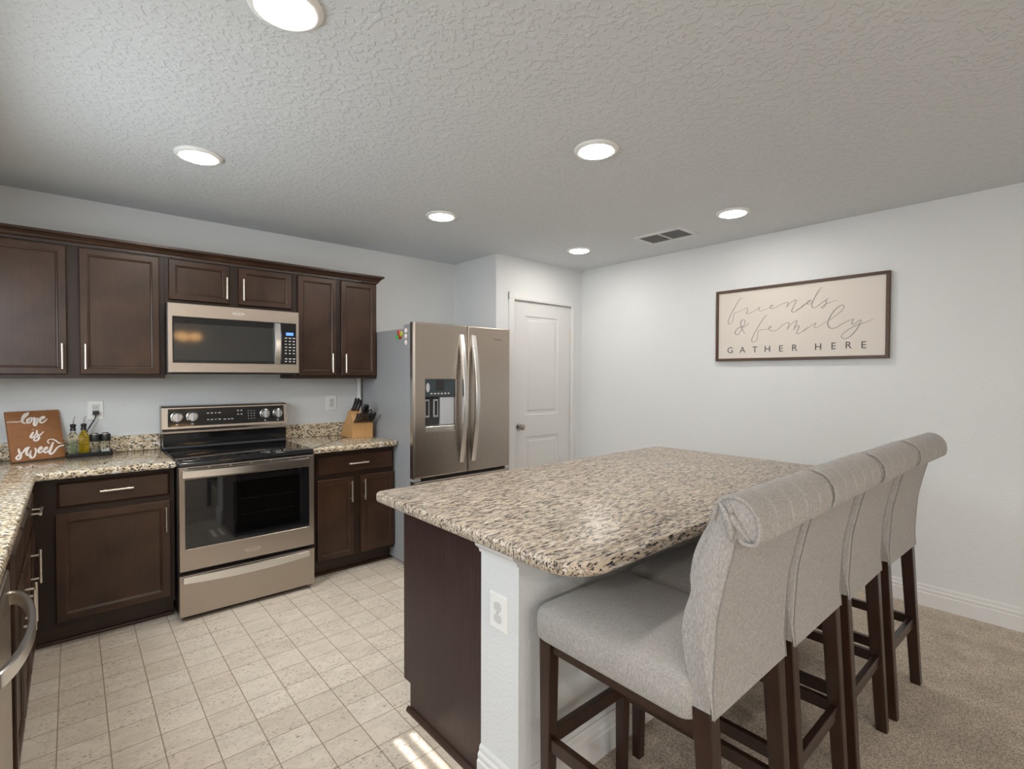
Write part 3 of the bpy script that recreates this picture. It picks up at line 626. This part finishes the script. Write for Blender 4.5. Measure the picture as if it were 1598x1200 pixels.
for k in range(6):
    x = .49+k*.113; box(bm, x, x+.10, RY-.0006, RY+.004, .8735, .8790)
obj('vent_slot', bm, M['black'], dr)
dw_ = obj('storage_drawer', bx(RX0, RX1, RY, RY+.04, .030, .266, .004), M['steel'], t)
obj('drawer_handle', mesh(flat_handle, .466, 1.166, .222, .262, RY, .03, .012), M['steel_light'], dw_, 40)
obj('stove_foot', bx(RX0+.03, RX1-.03, RY+.06, RY+.6, 0, .03), M['black'], t)
ct = obj('cooktop', mesh(slab, rrect(RX0-.004, RX1+.004, RY+.012, 3.945, .012, 4), [(.890, 0), (.917, 0), (.922, .003), (.923, .006)]), M['cooktop'], t, 35)
for x, y, rr in ((.63, 3.53, .115), (1.02, 3.53, .095), (.63, 3.80, .08), (1.02, 3.80, .09)):
    for r0 in (rr, rr*.62):
        bm = bmesh.new(); n = 48; R = [[(x+(r0+q)*math.cos(2*PI*k/n), y+(r0+q)*math.sin(2*PI*k/n), .9235) for k in range(n)] for q in (-.0012, .0012)]
        vs = [[bm.verts.new(p) for p in ring] for ring in R]
        for k in range(n): bm.faces.new((vs[0][k], vs[1][k], vs[1][(k+1) % n], vs[0][(k+1) % n]))
        obj('burner_ring', bm, M['ring'], ct)
bg = obj('backguard_base', bx(RX0-.004, RX1+.002, 3.945, YB-.025, .90, 1.035, .003), M['cooktop'], t)
bm = bmesh.new(); box(bm, RX0-.002, RX1, 3.928, 3.944, .925, .940, .004); obj('chrome_strip', bm, M['gasket'], bg)
pr = [(4.042, 1.020), (3.932, 1.020), (3.922, 1.028), (3.922, 1.040), (3.934, 1.056), (3.951, 1.194), (3.958, 1.203), (4.042, 1.206)]
cs = obj('control_console', mesh(prism, pr, 'x', RX0-.010, RX1+.006), M['steel'], t)
sl = (3.951-3.934)/(1.194-1.056)
fcn = lambda u, v, d: (u, 3.934+(v-1.056)*sl+d, v)
i_ = lambda a, b, c, d, e: (a, b, c, d, e)
obj('control_glass', mesh(rings_panel, [(.468, 1.187, 1.070, 1.186, .004), (.468, 1.187, 1.070, 1.186, -.002), (.470, 1.185, 1.072, 1.184, -.003)], fcn), M['blackglass'], cs)
for kx in (.517, .604, 1.056, 1.143):
    y = 3.934+(1.131-1.056)*sl-.003
    k = obj('knob', mesh(lathe, [(.034, 0), (.034, .004), (.030, .006), (.029, .022), (.026, .025), (0, .0255)], (kx, y, 1.131), '-y', 28), M['knobsteel'], t, 40)
    obj('knob_grip', bx(kx-.006, kx+.006, y-.036, y-.02, 1.104, 1.158, .003), M['silver'], k)
MK = []
for zz in (1.148, 1.104):
    for x, wd in ((.69, .012), (.712, .014), (.738, .008), (.757, .016)): MK.append((x, x+wd, zz, zz+.006))
for x in (.875, .897):
    for zz in (1.158, 1.132): MK.append((x, x+.011, zz, zz+.006))
for x in (.79, .815, .835): MK.append((x, x+.014, 1.102, 1.108))
for kx in (.517, .604, 1.056, 1.143): MK.append((kx-.006, kx+.006, 1.080, 1.087))
for j in range(4):
    for k in range(3): MK.append((.944+k*.019, .950+k*.019, 1.100+j*.018, 1.104+j*.018))
for x0, x1, z0, z1 in MK:
    y = fcn(0, z0, 0)[1]; obj('panel_marking', bx(x0, x1, y-.0042, y-.002, z0, z1), M['mark'], cs)
def flat_logo(bm, cx, cz, s, y):
    text_mesh(bm, 'Whirlpool', s, lambda u, v, d: (cx+u, y-d, cz+v-s*.35), .0006)
    n = 28; A = []
    for k in range(n+1):
        a = math.radians(-155+k*300/n); q = .035*s*(1+1.2*math.sin(PI*k/n))
        A.append([(cx+(1.9*s+e)*math.cos(a), yy, cz+(.62*s+e*.6)*math.sin(a)) for e, yy in ((q, y), (-q, y), (-q, y-.0006), (q, y-.0006))])
    grid_loft(bm, A)
bm = bmesh.new(); flat_logo(bm, .826, .345, .022, RY); obj('badge', bm, M['nickel'], dr)

# ---------------------------------------------------------------- microwave
MY = 3.619; fm_ = fmb(MY); MX0, MX1 = .4345, 1.1945
t = thing('microwave', 'stainless microwave with black door glass mounted above the stove', 'microwave', (.815, 3.8, 1.42))
obj('oven_body', bx(MX0+.006, MX1-.004, MY+.04, YB-.004, 1.415, 1.850), M['gasket'], t)
def mw(bm):
    i = lambda d, dep: (MX0+d, MX1-d, 1.425+d, 1.846-d, dep)
    rings_panel(bm, [i(0, .045), i(0, .003), i(.003, 0), (.457, 1.176, 1.484, 1.766, 0), (.459, 1.174, 1.486, 1.764, .003), (.460, 1.173, 1.487, 1.763, .003)], fm_)
fc = obj('front_frame', mesh(mw), M['steel'], t)
g = obj('door_glass', bx(.459, 1.174, MY+.001, MY+.0025, 1.486, 1.764), M['blackglass'], t)
obj('window', bx(.466, 1.028, MY+.0002, MY+.001, 1.503, 1.724), M['mwglass'], g)
bm = bmesh.new(); n = 14; rings = []
for k in range(n+1):
    u = k/n; z = 1.484+.276*u; b = 1-(2*u-1)**2; o = .010+.026*b
    rings.append([(1.030, MY-o+.008, z), (1.034, MY-o, z), (1.062, MY-o-.004, z), (1.070, MY-o+.004, z), (1.070, MY+.004, z), (1.030, MY+.004, z)])
grid_loft(bm, rings); obj('door_handle', bm, M['steel_light'], t, 40)
obj('display', bx(1.108, 1.156, MY-.0003, MY+.001, 1.682, 1.702), M['lcd'], g)
for j, zz in enumerate((1.664, 1.643, 1.622, 1.601, 1.580, 1.559, 1.522, 1.504)):
    for x in (1.100, 1.126, 1.152): obj('key', bx(x, x+(.012 if j % 3 else .016), MY-.0004, MY+.001, zz-.003, zz+.003), M['mark'], g)
bm = bmesh.new(); flat_logo(bm, .815, 1.806, .017, MY); obj('badge', bm, M['plate'], fc)

# ---------------------------------------------------------------- refrigerator
FX0, FX1, FY = 1.842, 2.750, 3.175
t = thing('refrigerator', 'stainless french door refrigerator with a water dispenser in its left door', 'refrigerator', (2.3, 3.6, 0))
obj('fridge_body', bx(FX0+.004, FX1-.004, 3.238, 4.03, .02, 1.757, .004), M['fridge_side'], t)
obj('gasket', bx(FX0+.012, FX1-.012, 3.222, 3.240, .07, 1.77), M['gasket'], t)
ff = fmb(FY)
def fdoor(bm, x0, x1, z0, z1, hole=None):
    i = lambda d, dep: (x0+d, x1-d, z0+d, z1-d, dep)
    R = [i(0, .050), i(0, .010), i(.003, .003), i(.010, 0)]
    if hole:
        a, b, c, d = hole; R += [(a, b, c, d, 0), (a+.002, b-.002, c+.002, d-.002, .002), (a+.003, b-.003, c+.006, d-.002, .046)]
    rings_panel(bm, R, ff)
HO = (1.934, 2.207, .993, 1.386)
ld = obj('left_door', mesh(fdoor, FX0, 2.3145, .662, 1.797, HO), M['steel_v'], t)
rd = obj('right_door', mesh(fdoor, 2.3185, FX1, .662, 1.797), M['steel_v'], t)
fz = obj('freezer_drawer', mesh(fdoor, FX0, FX1, .075, .640), M['steel_v'], t)
obj('door_edge', bx(FX0-.003, FX0+.003, FY+.010, FY+.050, .665, 1.794, .001), M['steel_light'], ld)
def bow(bm, x, lean):
    rings = []; n = 20
    for k in range(n+1):
        u = k/n; z = .745+(1.725-.745)*u; b = math.sin(PI*u); o = .012+.066*b; xx = x+lean*b
        rings.append([(xx-.020, FY-o+.005, z), (xx-.015, FY-o, z), (xx+.015, FY-o, z), (xx+.020, FY-o+.005, z), (xx+.020, FY-o+.026, z), (xx-.020, FY-o+.026, z)])
    grid_loft(bm, rings)
    for z in (.755, 1.715): box(bm, x-.012, x+.012, FY-.012, FY+.002, z-.012, z+.012)
obj('handle', mesh(bow, 2.258, -.006), M['steel_light'], ld, 40)
obj('handle', mesh(bow, 2.372, -.006), M['steel_light'], rd, 40)
bm = bmesh.new(); box(bm, FX0-.002, FX0+.06, FY+.005, FY+.05, .642, .660, .003); obj('hinge_plate', bm, M['fridge_side'], t)
for x in (FX0, FX1-.05): obj('hinge_cover', bx(x, x+.05, FY+.03, 3.32, 1.757, 1.785, .004), M['fridge_side'], t)
# dispenser inside the recess
dp = obj('dispenser_panel', bx(HO[0]+.004, HO[1]-.004, FY+.006, FY+.046, 1.252, HO[3]-.002, .003), M['dispenser'], ld)
for k in range(6): obj('touch_key', bx(1.985+k*.030, 1.985+k*.030+.016, FY+.0052, FY+.007, 1.272, 1.281), M['mark'], dp)
bm = mesh(lathe, [(.020, 0), (.020, .0012), (0, .0014)], (0, 0, 0), '-y', 24)
bmesh.ops.scale(bm, vec=(.75, 1, 1.7), verts=bm.verts); bmesh.ops.translate(bm, vec=(1.962, FY+.006, 1.322), verts=bm.verts); obj('dispenser_light', bm, M['silver'], dp)
obj('display_window', bx(2.03, 2.10, FY+.0048, FY+.0065, 1.30, 1.375), M['blackglass'], dp)
obj('recess_back', bx(HO[0]+.004, 2.075, FY+.036, FY+.0455, 1.04, 1.252), M['gasket'], ld)
obj('side_liner', bx(2.078, HO[1]-.004, FY+.016, FY+.0455, 1.04, 1.25, .006), M['silver'], ld)
for x in (1.965, 2.042):
    p = obj('paddle', bx(x-.022, x+.022, FY+.022, FY+.034, 1.10, 1.235, .005), M['fridge_side'], ld)
    obj('paddle_pad', bx(x-.011, x+.011, FY+.0195, FY+.023, 1.115, 1.222, .002), M['black'], p)
obj('drip_tray', bx(HO[0]+.004, HO[1]-.004, FY+.004, FY+.045, .998, 1.036, .004), M['steel_light'], ld)
bm = bmesh.new(); text_mesh(bm, 'Whirlpool', .020, lambda u, v, d: (2.62+u, FY-d, 1.697+v), .0006); obj('badge', bm, M['greylogo'], rd)
# magnets on the side of the refrigerator
def magnet(name, label, y, z, r, m, th=.012):
    o = obj(name, mesh(lathe, [(r*.9, 0), (r, .003), (r, th*.6), (r*.6, th), (0, th*1.05)], (FX0+.0038, y, z), '-x', 20), M[m], None, 40)
    tag(o, label, 'magnet', 'magnets on the refrigerator side')
magnet('fridge_magnet', 'round green magnet on the refrigerator side', 3.405, 1.697, .019, 'green', .016)
magnet('fridge_magnet', 'lime yellow magnet on the refrigerator side', 3.352, 1.716, .019, 'lime', .014)
for z, lab in ((1.737, 'topmost'), (1.695, 'middle'), (1.650, 'lowest')):
    magnet('fridge_magnet', f'{lab} of three round white magnets at the front edge of the refrigerator side', 3.283, z, .018, 'magwhite', .014)
bm = bmesh.new(); fmag = lambda a, b: [(FX0+.0038, 3.378+a, 1.712+b), (FX0-.008, 3.378+a, 1.712+b)]
q = [(.016, .030), (.004, .034), (-.020, -.026), (-.006, -.032)]
add_mesh(bm, [(FX0+.0038, 3.378+a, 1.712+b) for a, b in q]+[(FX0-.014, 3.378+a, 1.712+b) for a, b in q], [(0, 1, 2, 3), (7, 6, 5, 4), (0, 4, 5, 1), (1, 5, 6, 2), (2, 6, 7, 3), (3, 7, 4, 0)])
tag(obj('fridge_magnet', bm, M['red']), 'slanting red magnet between the green and lime ones on the refrigerator side', 'magnet', 'magnets on the refrigerator side')

# ---------------------------------------------------------------- knife block and knives
KX0, KX1 = 1.628, 1.797
pk = [(3.735, ZT), (3.985, ZT), (3.790, 1.147), (3.762, 1.150), (3.728, 1.075), (3.700, 1.055), (3.712, 1.030), (3.735, 1.020)]
pk = [(3.735, ZT), (3.965, ZT), (3.800, 1.140), (3.772, 1.140), (3.745, 1.055), (3.700, 1.040), (3.700, 1.020), (3.735, 1.012)]
pk = [(3.735, ZT), (3.965, ZT), (3.800, 1.142), (3.765, 1.142), (3.742, 1.040), (3.712, 1.025), (3.735, 1.015)]
t = thing('knife_block', 'light wooden knife block full of black knives on the right counter', 'knife block', (1.71, 3.8, ZT))
bm = bmesh.new(); prism(bm, [(3.735, ZT+.001), (3.965, ZT+.001), (3.800, 1.142), (3.765, 1.142), (3.735, 1.050)], 'x', KX0, KX0+.075); prism(bm, [(3.735, ZT+.001), (3.965, ZT+.001), (3.848, 1.078), (3.79, 1.050), (3.735, 1.050)], 'x', KX0+.075, KX1)
bmesh.ops.remove_doubles(bm, verts=bm.verts, dist=1e-6)
obj('block_body', bm, M['block'], t)
dirn = V(0, -.66, .75).normalized()
def knife(p, L, wd, th, label, group):
    p = Vector(p); up2 = V(0, .75, .66).normalized(); rings = []
    for k, (s, q) in enumerate(((0, .8), (.08, 1), (.35, .86), (.6, 1.0), (.85, 1.12), (.97, .95), (1.0, .5))):
        c = p+dirn*(L*s)+up2*(-.006*math.sin(s*PI)); rings.append([c+V(a*th*q, 0, 0)+up2*(b*wd*q) for a, b in ((.5, .35), (.3, .5), (-.3, .5), (-.5, .35), (-.5, -.35), (-.3, -.5), (.3, -.5), (.5, -.35))])
    bm = bmesh.new(); grid_loft(bm, rings)
    th_ = thing('kitchen_knife', label, 'knife', tuple(p), group)
    obj('handle', bm, M['knife'], th_, 40)
    bm = bmesh.new()
    for s in (.22, .5, .78):
        c = p+dirn*(L*s); lathe(bm, [(.0035, -th*.5-.0006), (.0035, th*.5+.0006)], tuple(c), 'x', 10)
    obj('rivet', bm, M['nickel'], th_)
    a = p-dirn*.012; bm = bmesh.new(); ring = lambda c: [c+V(x, 0, 0)+up2*y for x, y in ((.0012, wd*.45), (-.0012, wd*.45), (-.0012, -wd*.45), (.0012, -wd*.45))]
    grid_loft(bm, [ring(a), ring(p+dirn*.001)]); obj('blade', bm, M['steel_light'], th_)
for k in range(8):
    x = 1.642+k*.0205
    if k == 0: lab = 'black steak knife at the left end of the lower front row in the knife block'
    elif k == 7: lab = 'black steak knife at the right end of the lower front row in the knife block'
    else: lab = 'black steak knife inside the lower front row of the wooden knife block'
    knife((x, 3.728, 1.046), .098, .018, .012, lab, 'steak knives in the block')
for x, y, z, L, lab in ((1.640, 3.772, 1.138, .128, 'large black knife at the upper left corner of the knife block'), (1.661, 3.768, 1.137, .126, 'large black knife second from the left in the top of the knife block'), (1.683, 3.766, 1.132, .112, 'black knife third from the left in the top of the knife block')):
    knife((x, y, z), L, .024, .013, lab, 'large knives in the block')
for x, L, lab in ((1.716, .172, 'tall black knife at the middle top of the knife block'), (1.738, .166, 'tall black knife right of the tallest one in the knife block')):
    knife((x, 3.80, 1.055), L, .026, .015, lab, 'large knives in the block')
sc = thing('kitchen_shears', 'black handled shears with round grips right of the tall knives in the block', 'scissors', (1.765, 3.79, 1.05))
for s in (-1, 1):
    c = Vector((1.773+s*.012, 3.815, 1.062))+dirn*.075; up2 = V(0, .75, .66).normalized()
    bm = bmesh.new(); tube(bm, [c+V(math.cos(a)*.014, 0, 0)+dirn*math.sin(a)*.026 for a in [2*PI*k/16 for k in range(17)]], .0045, 6); obj('grip', bm, M['knife'], sc, 60)
bm = bmesh.new(); tube(bm, [Vector((1.773, 3.815, 1.062))-dirn*.01, Vector((1.773, 3.815, 1.062))+dirn*.05], .006, 8, 1, V(1, 0, 0)); obj('shank', bm, M['steel_light'], sc)

# ---------------------------------------------------------------- oil bottles, shakers, tray
TX0, TX1, TY0, TY1 = -.030, .186, 3.905, 3.990
t = thing('tray', 'small black tray under the oil bottles and shakers on the left counter', 'tray', (.08, 3.94, ZT))
bm = bmesh.new(); o = rrect(TX0, TX1, TY0, TY1, .01, 4); slab(bm, o, [(ZT+.0005, .003), (ZT+.004, 0), (ZT+.026, -.001), (ZT+.026, .003), (ZT+.006, .004)]); obj('tray_dish', bm, M['black'], t, 40)
zt = ZT+.0065
def cruet(x, y, label, inner, im, h):
    t = thing('oil_bottle', label, 'bottle', (x, y, zt))
    sq = lambda q, r: rrect(x-q, x+q, y-q, y+q, r, 4)
    rings = [[(a, b, z) for a, b in sq(q, r)] for z, q, r in ((zt, .022, .006), (zt+.003, .0245, .006), (zt+.115, .0245, .006), (zt+.130, .019, .010), (zt+.140, .012, .0119), (zt+.158, .011, .0109))]
    bm = bmesh.new(); grid_loft(bm, rings); obj('glass_body', bm, M['glass'] if im == 'herb' else M['oil'], t, 40)
    if im == 'herb':
        bm = bmesh.new()
        for k in range(16):
            a = random.uniform(-.015, .015); b = random.uniform(-.015, .015); hh = random.uniform(.05, .105)
            tube(bm, [(x+a, y+b, zt+.006), (x+a*.6+random.uniform(-.004, .004), y+b*.6, zt+hh*.5), (x+a*.8, y+b*.8, zt+hh)], .0022, 5)
            for q in range(5):
                zz = zt+.02+hh*.75*q/5; tube(bm, [(x+a*.7, y+b*.7, zz), (x+a*.7+random.uniform(-.01, .01), y+b*.7+random.uniform(-.01, .01), zz+.008)], .0014, 4)
        obj('herb_sprigs', bm, M['herb'], t)
    obj('stopper', mesh(lathe, [(.0105, .150), (.014, .152), (.014, .160), (.0115, .163), (.0115, .172), (.014, .175), (.014, .186), (.010, .190), (0, .190)], (x, y, zt), 'z', 20), M['black'], t, 40)
    sp = spline([(x, y, zt+.188), (x+.002, y-.002, zt+.205), (x+.005, y-.005, zt+.222), (x+.011, y-.011, zt+.236)], 4)
    obj('pour_spout', mesh(tube, sp, [.0042-.002*k/len(sp) for k in range(len(sp))], 8), M['steel_light'], t, 60)
cruet(.003, 3.945, 'clear glass bottle of herbs with a black pour spout next to the wooden sign', 1, 'herb', .1)
cruet(.051, 3.947, 'glass bottle of yellow olive oil with a black pour spout', 1, 'oil', .1)
def shaker(x, y, label, m, lvl):
    t = thing('shaker', label, 'shaker', (x, y, zt))
    obj('glass_body', mesh(lathe, [(.020, 0), (.0225, .003), (.0225, .085), (.021, .088)], (x, y, zt), 'z', 24), M['glass'], t, 40)
    obj('filling', mesh(lathe, [(.0195, .003), (.0195, lvl), (0, lvl+.004)], (x, y, zt), 'z', 20), M[m], t, 40)
    obj('collar', mesh(lathe, [(.0235, .080), (.0255, .084), (.0255, .118), (.0235, .122), (0, .122)], (x, y, zt), 'z', 24), M['black'], t, 40)
    obj('cap', mesh(lathe, [(.0215, .1215), (.0215, .127), (.017, .132), (0, .134)], (x, y, zt), 'z', 24), M['steel_light'], t, 40)
shaker(.102, 3.945, 'glass pepper shaker with a black collar beside the oil bottle', 'pepper', .035)
shaker(.152, 3.945, 'glass salt shaker with a black collar at the right end of the tray', 'salt', .028)

# ---------------------------------------------------------------- wooden sign on the counter
LB = V(-.2522, 3.8826, ZT+.0015); phi, lean, LW, LH = .3835, .2758, .239, .290
le = V(math.cos(phi), math.sin(phi), 0); ln = V(-math.sin(phi), math.cos(phi), 0)
lu = ln*math.sin(lean)+V(0, 0, math.cos(lean)); lback = le.cross(lu)*-1
fls = lambda u, v, d: tuple(LB+le*u+lu*v+lback*d)      # d>0 to the back
t = thing('wooden_sign', 'brown wooden sign reading love is sweet leaning against the wall', 'sign', tuple(LB))
bm = mesh(rings_panel, [(0, LW, .003, LH, .016), (0, LW, .003, LH, .001), (.001, LW-.001, .004, LH-.001, 0)], fls); obj('board', bm, M['board'], t)
sx, sy = LW/.2355, LH/.2952
bm = bmesh.new()
for s in LOVE: ribbon(bm, [(max(.001, min(LW-.001, a*sx)), b*sy) for a, b in s[1:]], .0038*max(.6, s[0]), lambda u, v, h: fls(u, v, -h), .004)
obj('cutout_lettering', bm, M['white_wood'], t)

# ---------------------------------------------------------------- framed sign on the right wall
SX = 3.920; S0, S1, Z0, Z1 = .841, 1.989, 1.531, 2.090
fs = lambda u, v, d: (SX+d, S1-u, Z0+v)            # u to the viewer's right, d into the wall
W_, H_ = S1-S0, Z1-Z0
t = thing('framed_sign', 'long framed sign reading friends and family gather here on the right wall', 'sign', (XR, (S0+S1)/2, Z0))
bm = bmesh.new(); fr = .020
R = [(0, W_, 0, H_, XR-SX-.001), (0, W_, 0, H_, .002), (.002, W_-.002, .002, H_-.002, 0), (fr-.002, W_-fr+.002, fr-.002, H_-fr+.002, 0), (fr, W_-fr, fr, H_-fr, .002), (fr, W_-fr, fr, H_-fr, .020)]
rr_ = [[bm.verts.new(fs(u, v, d)) for u, v in ((a, c), (b, c), (b, d_), (a, d_))] for a, b, c, d_, d in R]
for A, B in zip(rr_, rr_[1:]):
    for k in range(4): bm.faces.new((A[k], A[(k+1) % 4], B[(k+1) % 4], B[k]))
obj('frame', bm, M['frame'], t)
obj('art_board', mesh(rings_panel, [(fr-.001, W_-fr+.001, fr-.001, H_-fr+.001, .024), (fr-.001, W_-fr+.001, fr-.001, H_-fr+.001, .012)], fs), M['art'], t)
bm = bmesh.new()
for s in FRIENDS: ribbon(bm, s[1:], .0020*s[0], lambda u, v, h: fs(u, v, .012-h), .0008)
obj('script_lettering', bm, M['ink'], t)
bm = bmesh.new()
for ch, u, v in (('G', .1155, .0630), ('A', .213, .0632), ('T', .3072, .0621), ('H', .399, .064), ('E', .4942, .0632), ('R', .5865, .0651), ('H', .7402, .0666), ('E', .834, .068), ('R', .922, .0694), ('E', 1.0087, .0684)):
    text_mesh(bm, ch, .067, lambda a, b, d, u=u, v=v: fs(u+a, v+b, .012-d), .0008, .0)
obj('capital_lettering', bm, M['ink_dark'], t)

# pendant lamp in the room behind the camera, mirrored in the microwave door
t = thing('pendant_lamp', 'amber glass pendant lamp seen as a warm glow mirrored in the microwave door', 'lamp', (1.44, -2.6, ZC))
obj('lamp_rod', mesh(lathe, [(.05, -.02), (.05, -.005), (.008, -.022), (.008, -.33)][::1], (1.44, -2.6, ZC), 'z', 12), M['brass_dark'], t, 40)
for k in range(3):
    a = 2*PI*k/3+.3
    obj('lamp_shade', mesh(lathe, [(.025, .05), (.07, .03), (.09, -.01), (.075, -.05), (.03, -.075), (0, -.08)], (1.44+.13*math.cos(a), -2.6+.13*math.sin(a), 2.05), 'z', 20), M['amber'], t, 60)
bm = bmesh.new()
for k in range(3):
    a = 2*PI*k/3+.3; tube(bm, [(1.44, -2.6, 2.15), (1.44+.07*math.cos(a), -2.6+.07*math.sin(a), 2.13), (1.44+.13*math.cos(a), -2.6+.13*math.sin(a), 2.09)], .008, 8)
obj('lamp_arm', bm, M['brass_dark'], t, 40)
# ---------------------------------------------------------------- bar stools
SO = V(1.285, 0, 0)      # the first stool is built where it stands; x half width
def make_stool(label):
    t = thing('bar_stool', label, 'bar stool', (1.285, .83, .004), 'tufted bar stools along the island')
    cx = 1.285
    # seat cushion
    o = rrect(cx-.222, cx+.222, .585, 1.118, .035, 5)
    lv = [(.606, .90), (.609, .96), (.618, .992), (.66, 1.0), (.684, .996), (.698, .978), (.708, .94), (.718, .86), (.725, .74), (.730, .55), (.733, .3), (.734, .08)]
    bm = bmesh.new(); sx, sy = cx, .8515
    grid_loft(bm, [[(sx+(x-sx)*(1-(1-k)*(1 if q < 4 else 1)), sy+(y-sy)*k, z) for x, y in o] for q, (z, k) in enumerate(lv)])
    seat = obj('seat', bm, M['fabric'], t, 80)
    # scrolled back: side profile (y,z) swept across the width
    fr = [(.598, .640), (.602, .69), (.616, .742), (.625, .806), (.620, .86), (.604, .915), (.606, .950), (.596, 1.008), (.575, 1.058), (.550, 1.098), (.541, 1.125), (.530, 1.147), (.510, 1.158), (.488, 1.158), (.467, 1.149), (.449, 1.130), (.440, 1.104), (.440, 1.080), (.447, 1.062)]
    un = [(.462, 1.055), (.478, 1.057), (.491, 1.063), (.499, 1.045), (.507, 1.010), (.519, .96), (.530, .905), (.537, .866), (.543, .78), (.546, .70), (.542, .645), (.544, .637), (.560, .633), (.585, .634)]
    P = [p.to_2d() for p in spline([(a, b, 0) for a, b in fr+un], 3, True)]
    n = len(P); nf = len(fr)*3
    cen = [P[i] for i in range(n)]
    nor = []
    for i in range(n):
        d = (P[(i+1) % n]-P[i-1]).normalized(); nor.append(Vector((d.y, -d.x)))
    a2 = sum(P[i].x*P[(i+1) % n].y-P[(i+1) % n].x*P[i].y for i in range(n))
    if a2 < 0: nor = [-q for q in nor]
    HW = .207; pleats = (-.125, -.042, .042, .125)
    xs = sorted(set([-HW, -HW+.003, -HW+.008, HW-.008, HW-.003, HW]+[round(-HW+.012+k*(2*HW-.024)/40, 5) for k in range(41)]+[q+e for q in pleats for e in (-.010, -.006, -.003, 0, .003, .006, .010)]))
    bm = bmesh.new(); rings = []
    for x in xs:
        e = HW-abs(x); ins = .006 if e < .001 else (.0018 if e < .004 else 0)
        pl = max(math.exp(-((x-q)/.004)**2) for q in pleats); puff = min(abs(x-q) for q in pleats)
        ring = []
        for i in range(n):
            front_w = 1.0 if i < nf else 0.0
            z = P[i].y; fade = 1 if z > .72 else 0
            # tufting buttons pull the front in where pleats meet
            d = ins+front_w*((.0055 if z < 1.09 else .011)*pl*(.7+.3*math.cos((z-.90)*PI*2/.16)))
            wx = 1+.045*max(0, min(1, (z-1.05)/.012))*(1 if P[i].x < .56 else 0)
            ring.append((cx+x*wx, P[i].x-nor[i].x*d, P[i].y-nor[i].y*d))
        rings.append(ring)
    grid_loft(bm, rings)
    back = obj('backrest', bm, M['fabric'], t, 60)
    # piping round the two scroll ends and seams down the rear corners
    for s in (-1, 1):
        x = cx+s*(HW+.0085)
        k0 = 9*3; k1 = (len(fr)+2)*3
        loop = [(x, P[i].x-nor[i].x*.004, P[i].y-nor[i].y*.004) for i in range(k0, k1)]
        bm = bmesh.new(); tube(bm, loop, .0050, 6)
        # gathered fold of cloth closing the scroll end
        c = V(x, .489, 1.108)
        lip = [V(x+s*.004*math.sin(PI*k/10), .533-.030*(k/10)-.012*math.sin(PI*k/10), 1.142-.083*(k/10)) for k in range(11)]
        tube(bm, lip, [.003+.0065*math.sin(PI*k/10) for k in range(11)], 6)
        fold = [V(x+s*.004*math.sin(PI*k/10), .512-.050*(k/10)+.008*math.sin(PI*k/10), 1.147-.080*(k/10)) for k in range(11)]
        tube(bm, fold, [.002+.0055*math.sin(PI*k/10) for k in range(11)], 6)
        obj('scroll_end', bm, M['fabric'], back, 80)
        bm = bmesh.new(); i0 = (len(fr)+3)*3; i1 = (len(fr)+11)*3
        tube(bm, [(cx+s*(HW-.004), P[i].x+nor[i].x*.0003, P[i].y+nor[i].y*.0003) for i in range(i0, i1)], .0016, 6); obj('back_seam', bm, M['seam'], back, 80)
    # legs
    for s in (-1, 1):
        x = cx+s*.188
        obj('front_leg', mesh(beam, (x, 1.080, 0.004), (x, 1.078, .612), .0165, .0165, .0225, .0225), M['legs'], t)
        obj('rear_leg', mesh(beam, (x, .528, 0.004), (x, .572, .650), .0185, .019, .021, .024), M['legs'], t)
    for s in (-1, 1):
        x = cx+s*.188; obj('side_stretcher', bx(x-.011, x+.011, .552, 1.064, .268, .308, .002), M['legs'], t)
    obj('front_stretcher', bx(cx-.172, cx+.172, 1.069, 1.091, .275, .322, .002), M['legs'], t)
    obj('rear_stretcher', bx(cx-.170, cx+.170, .537, .559, .262, .305, .002), M['legs'], t)
    bm = bmesh.new()
    for s in (-1, 1): box(bm, cx+s*.188-.011, cx+s*.188+.011, .59, 1.06, .575, .612)
    box(bm, cx-.17, cx+.17, 1.065, 1.09, .575, .612); box(bm, cx-.17, cx+.17, .562, .585, .618, .645)
    obj('seat_rail', bm, M['legs'], t)
    return t
def copy_tree(o, parent=None):
    c = o.copy(); C.objects.link(c)
    if parent is not None: c.parent = parent
    for ch in [q for q in bpy.data.objects if q.parent == o]: copy_tree(ch, c)
    return c
first = make_stool('grey tufted bar stool nearest the viewer, its left side fully seen')
for (dx, dy, rz), lab in (((.475, .0, 0), 'grey tufted bar stool second from the viewer along the island'), ((.950, -.008, 0), 'grey tufted bar stool third from the viewer along the island'), ((1.452, -.022, -1.5), 'grey tufted bar stool farthest from the viewer, nearest the right wall')):
    c = copy_tree(first); c.location = first.location+V(dx, dy, 0); c.rotation_euler = (0, 0, math.radians(rz)); c['label'] = lab
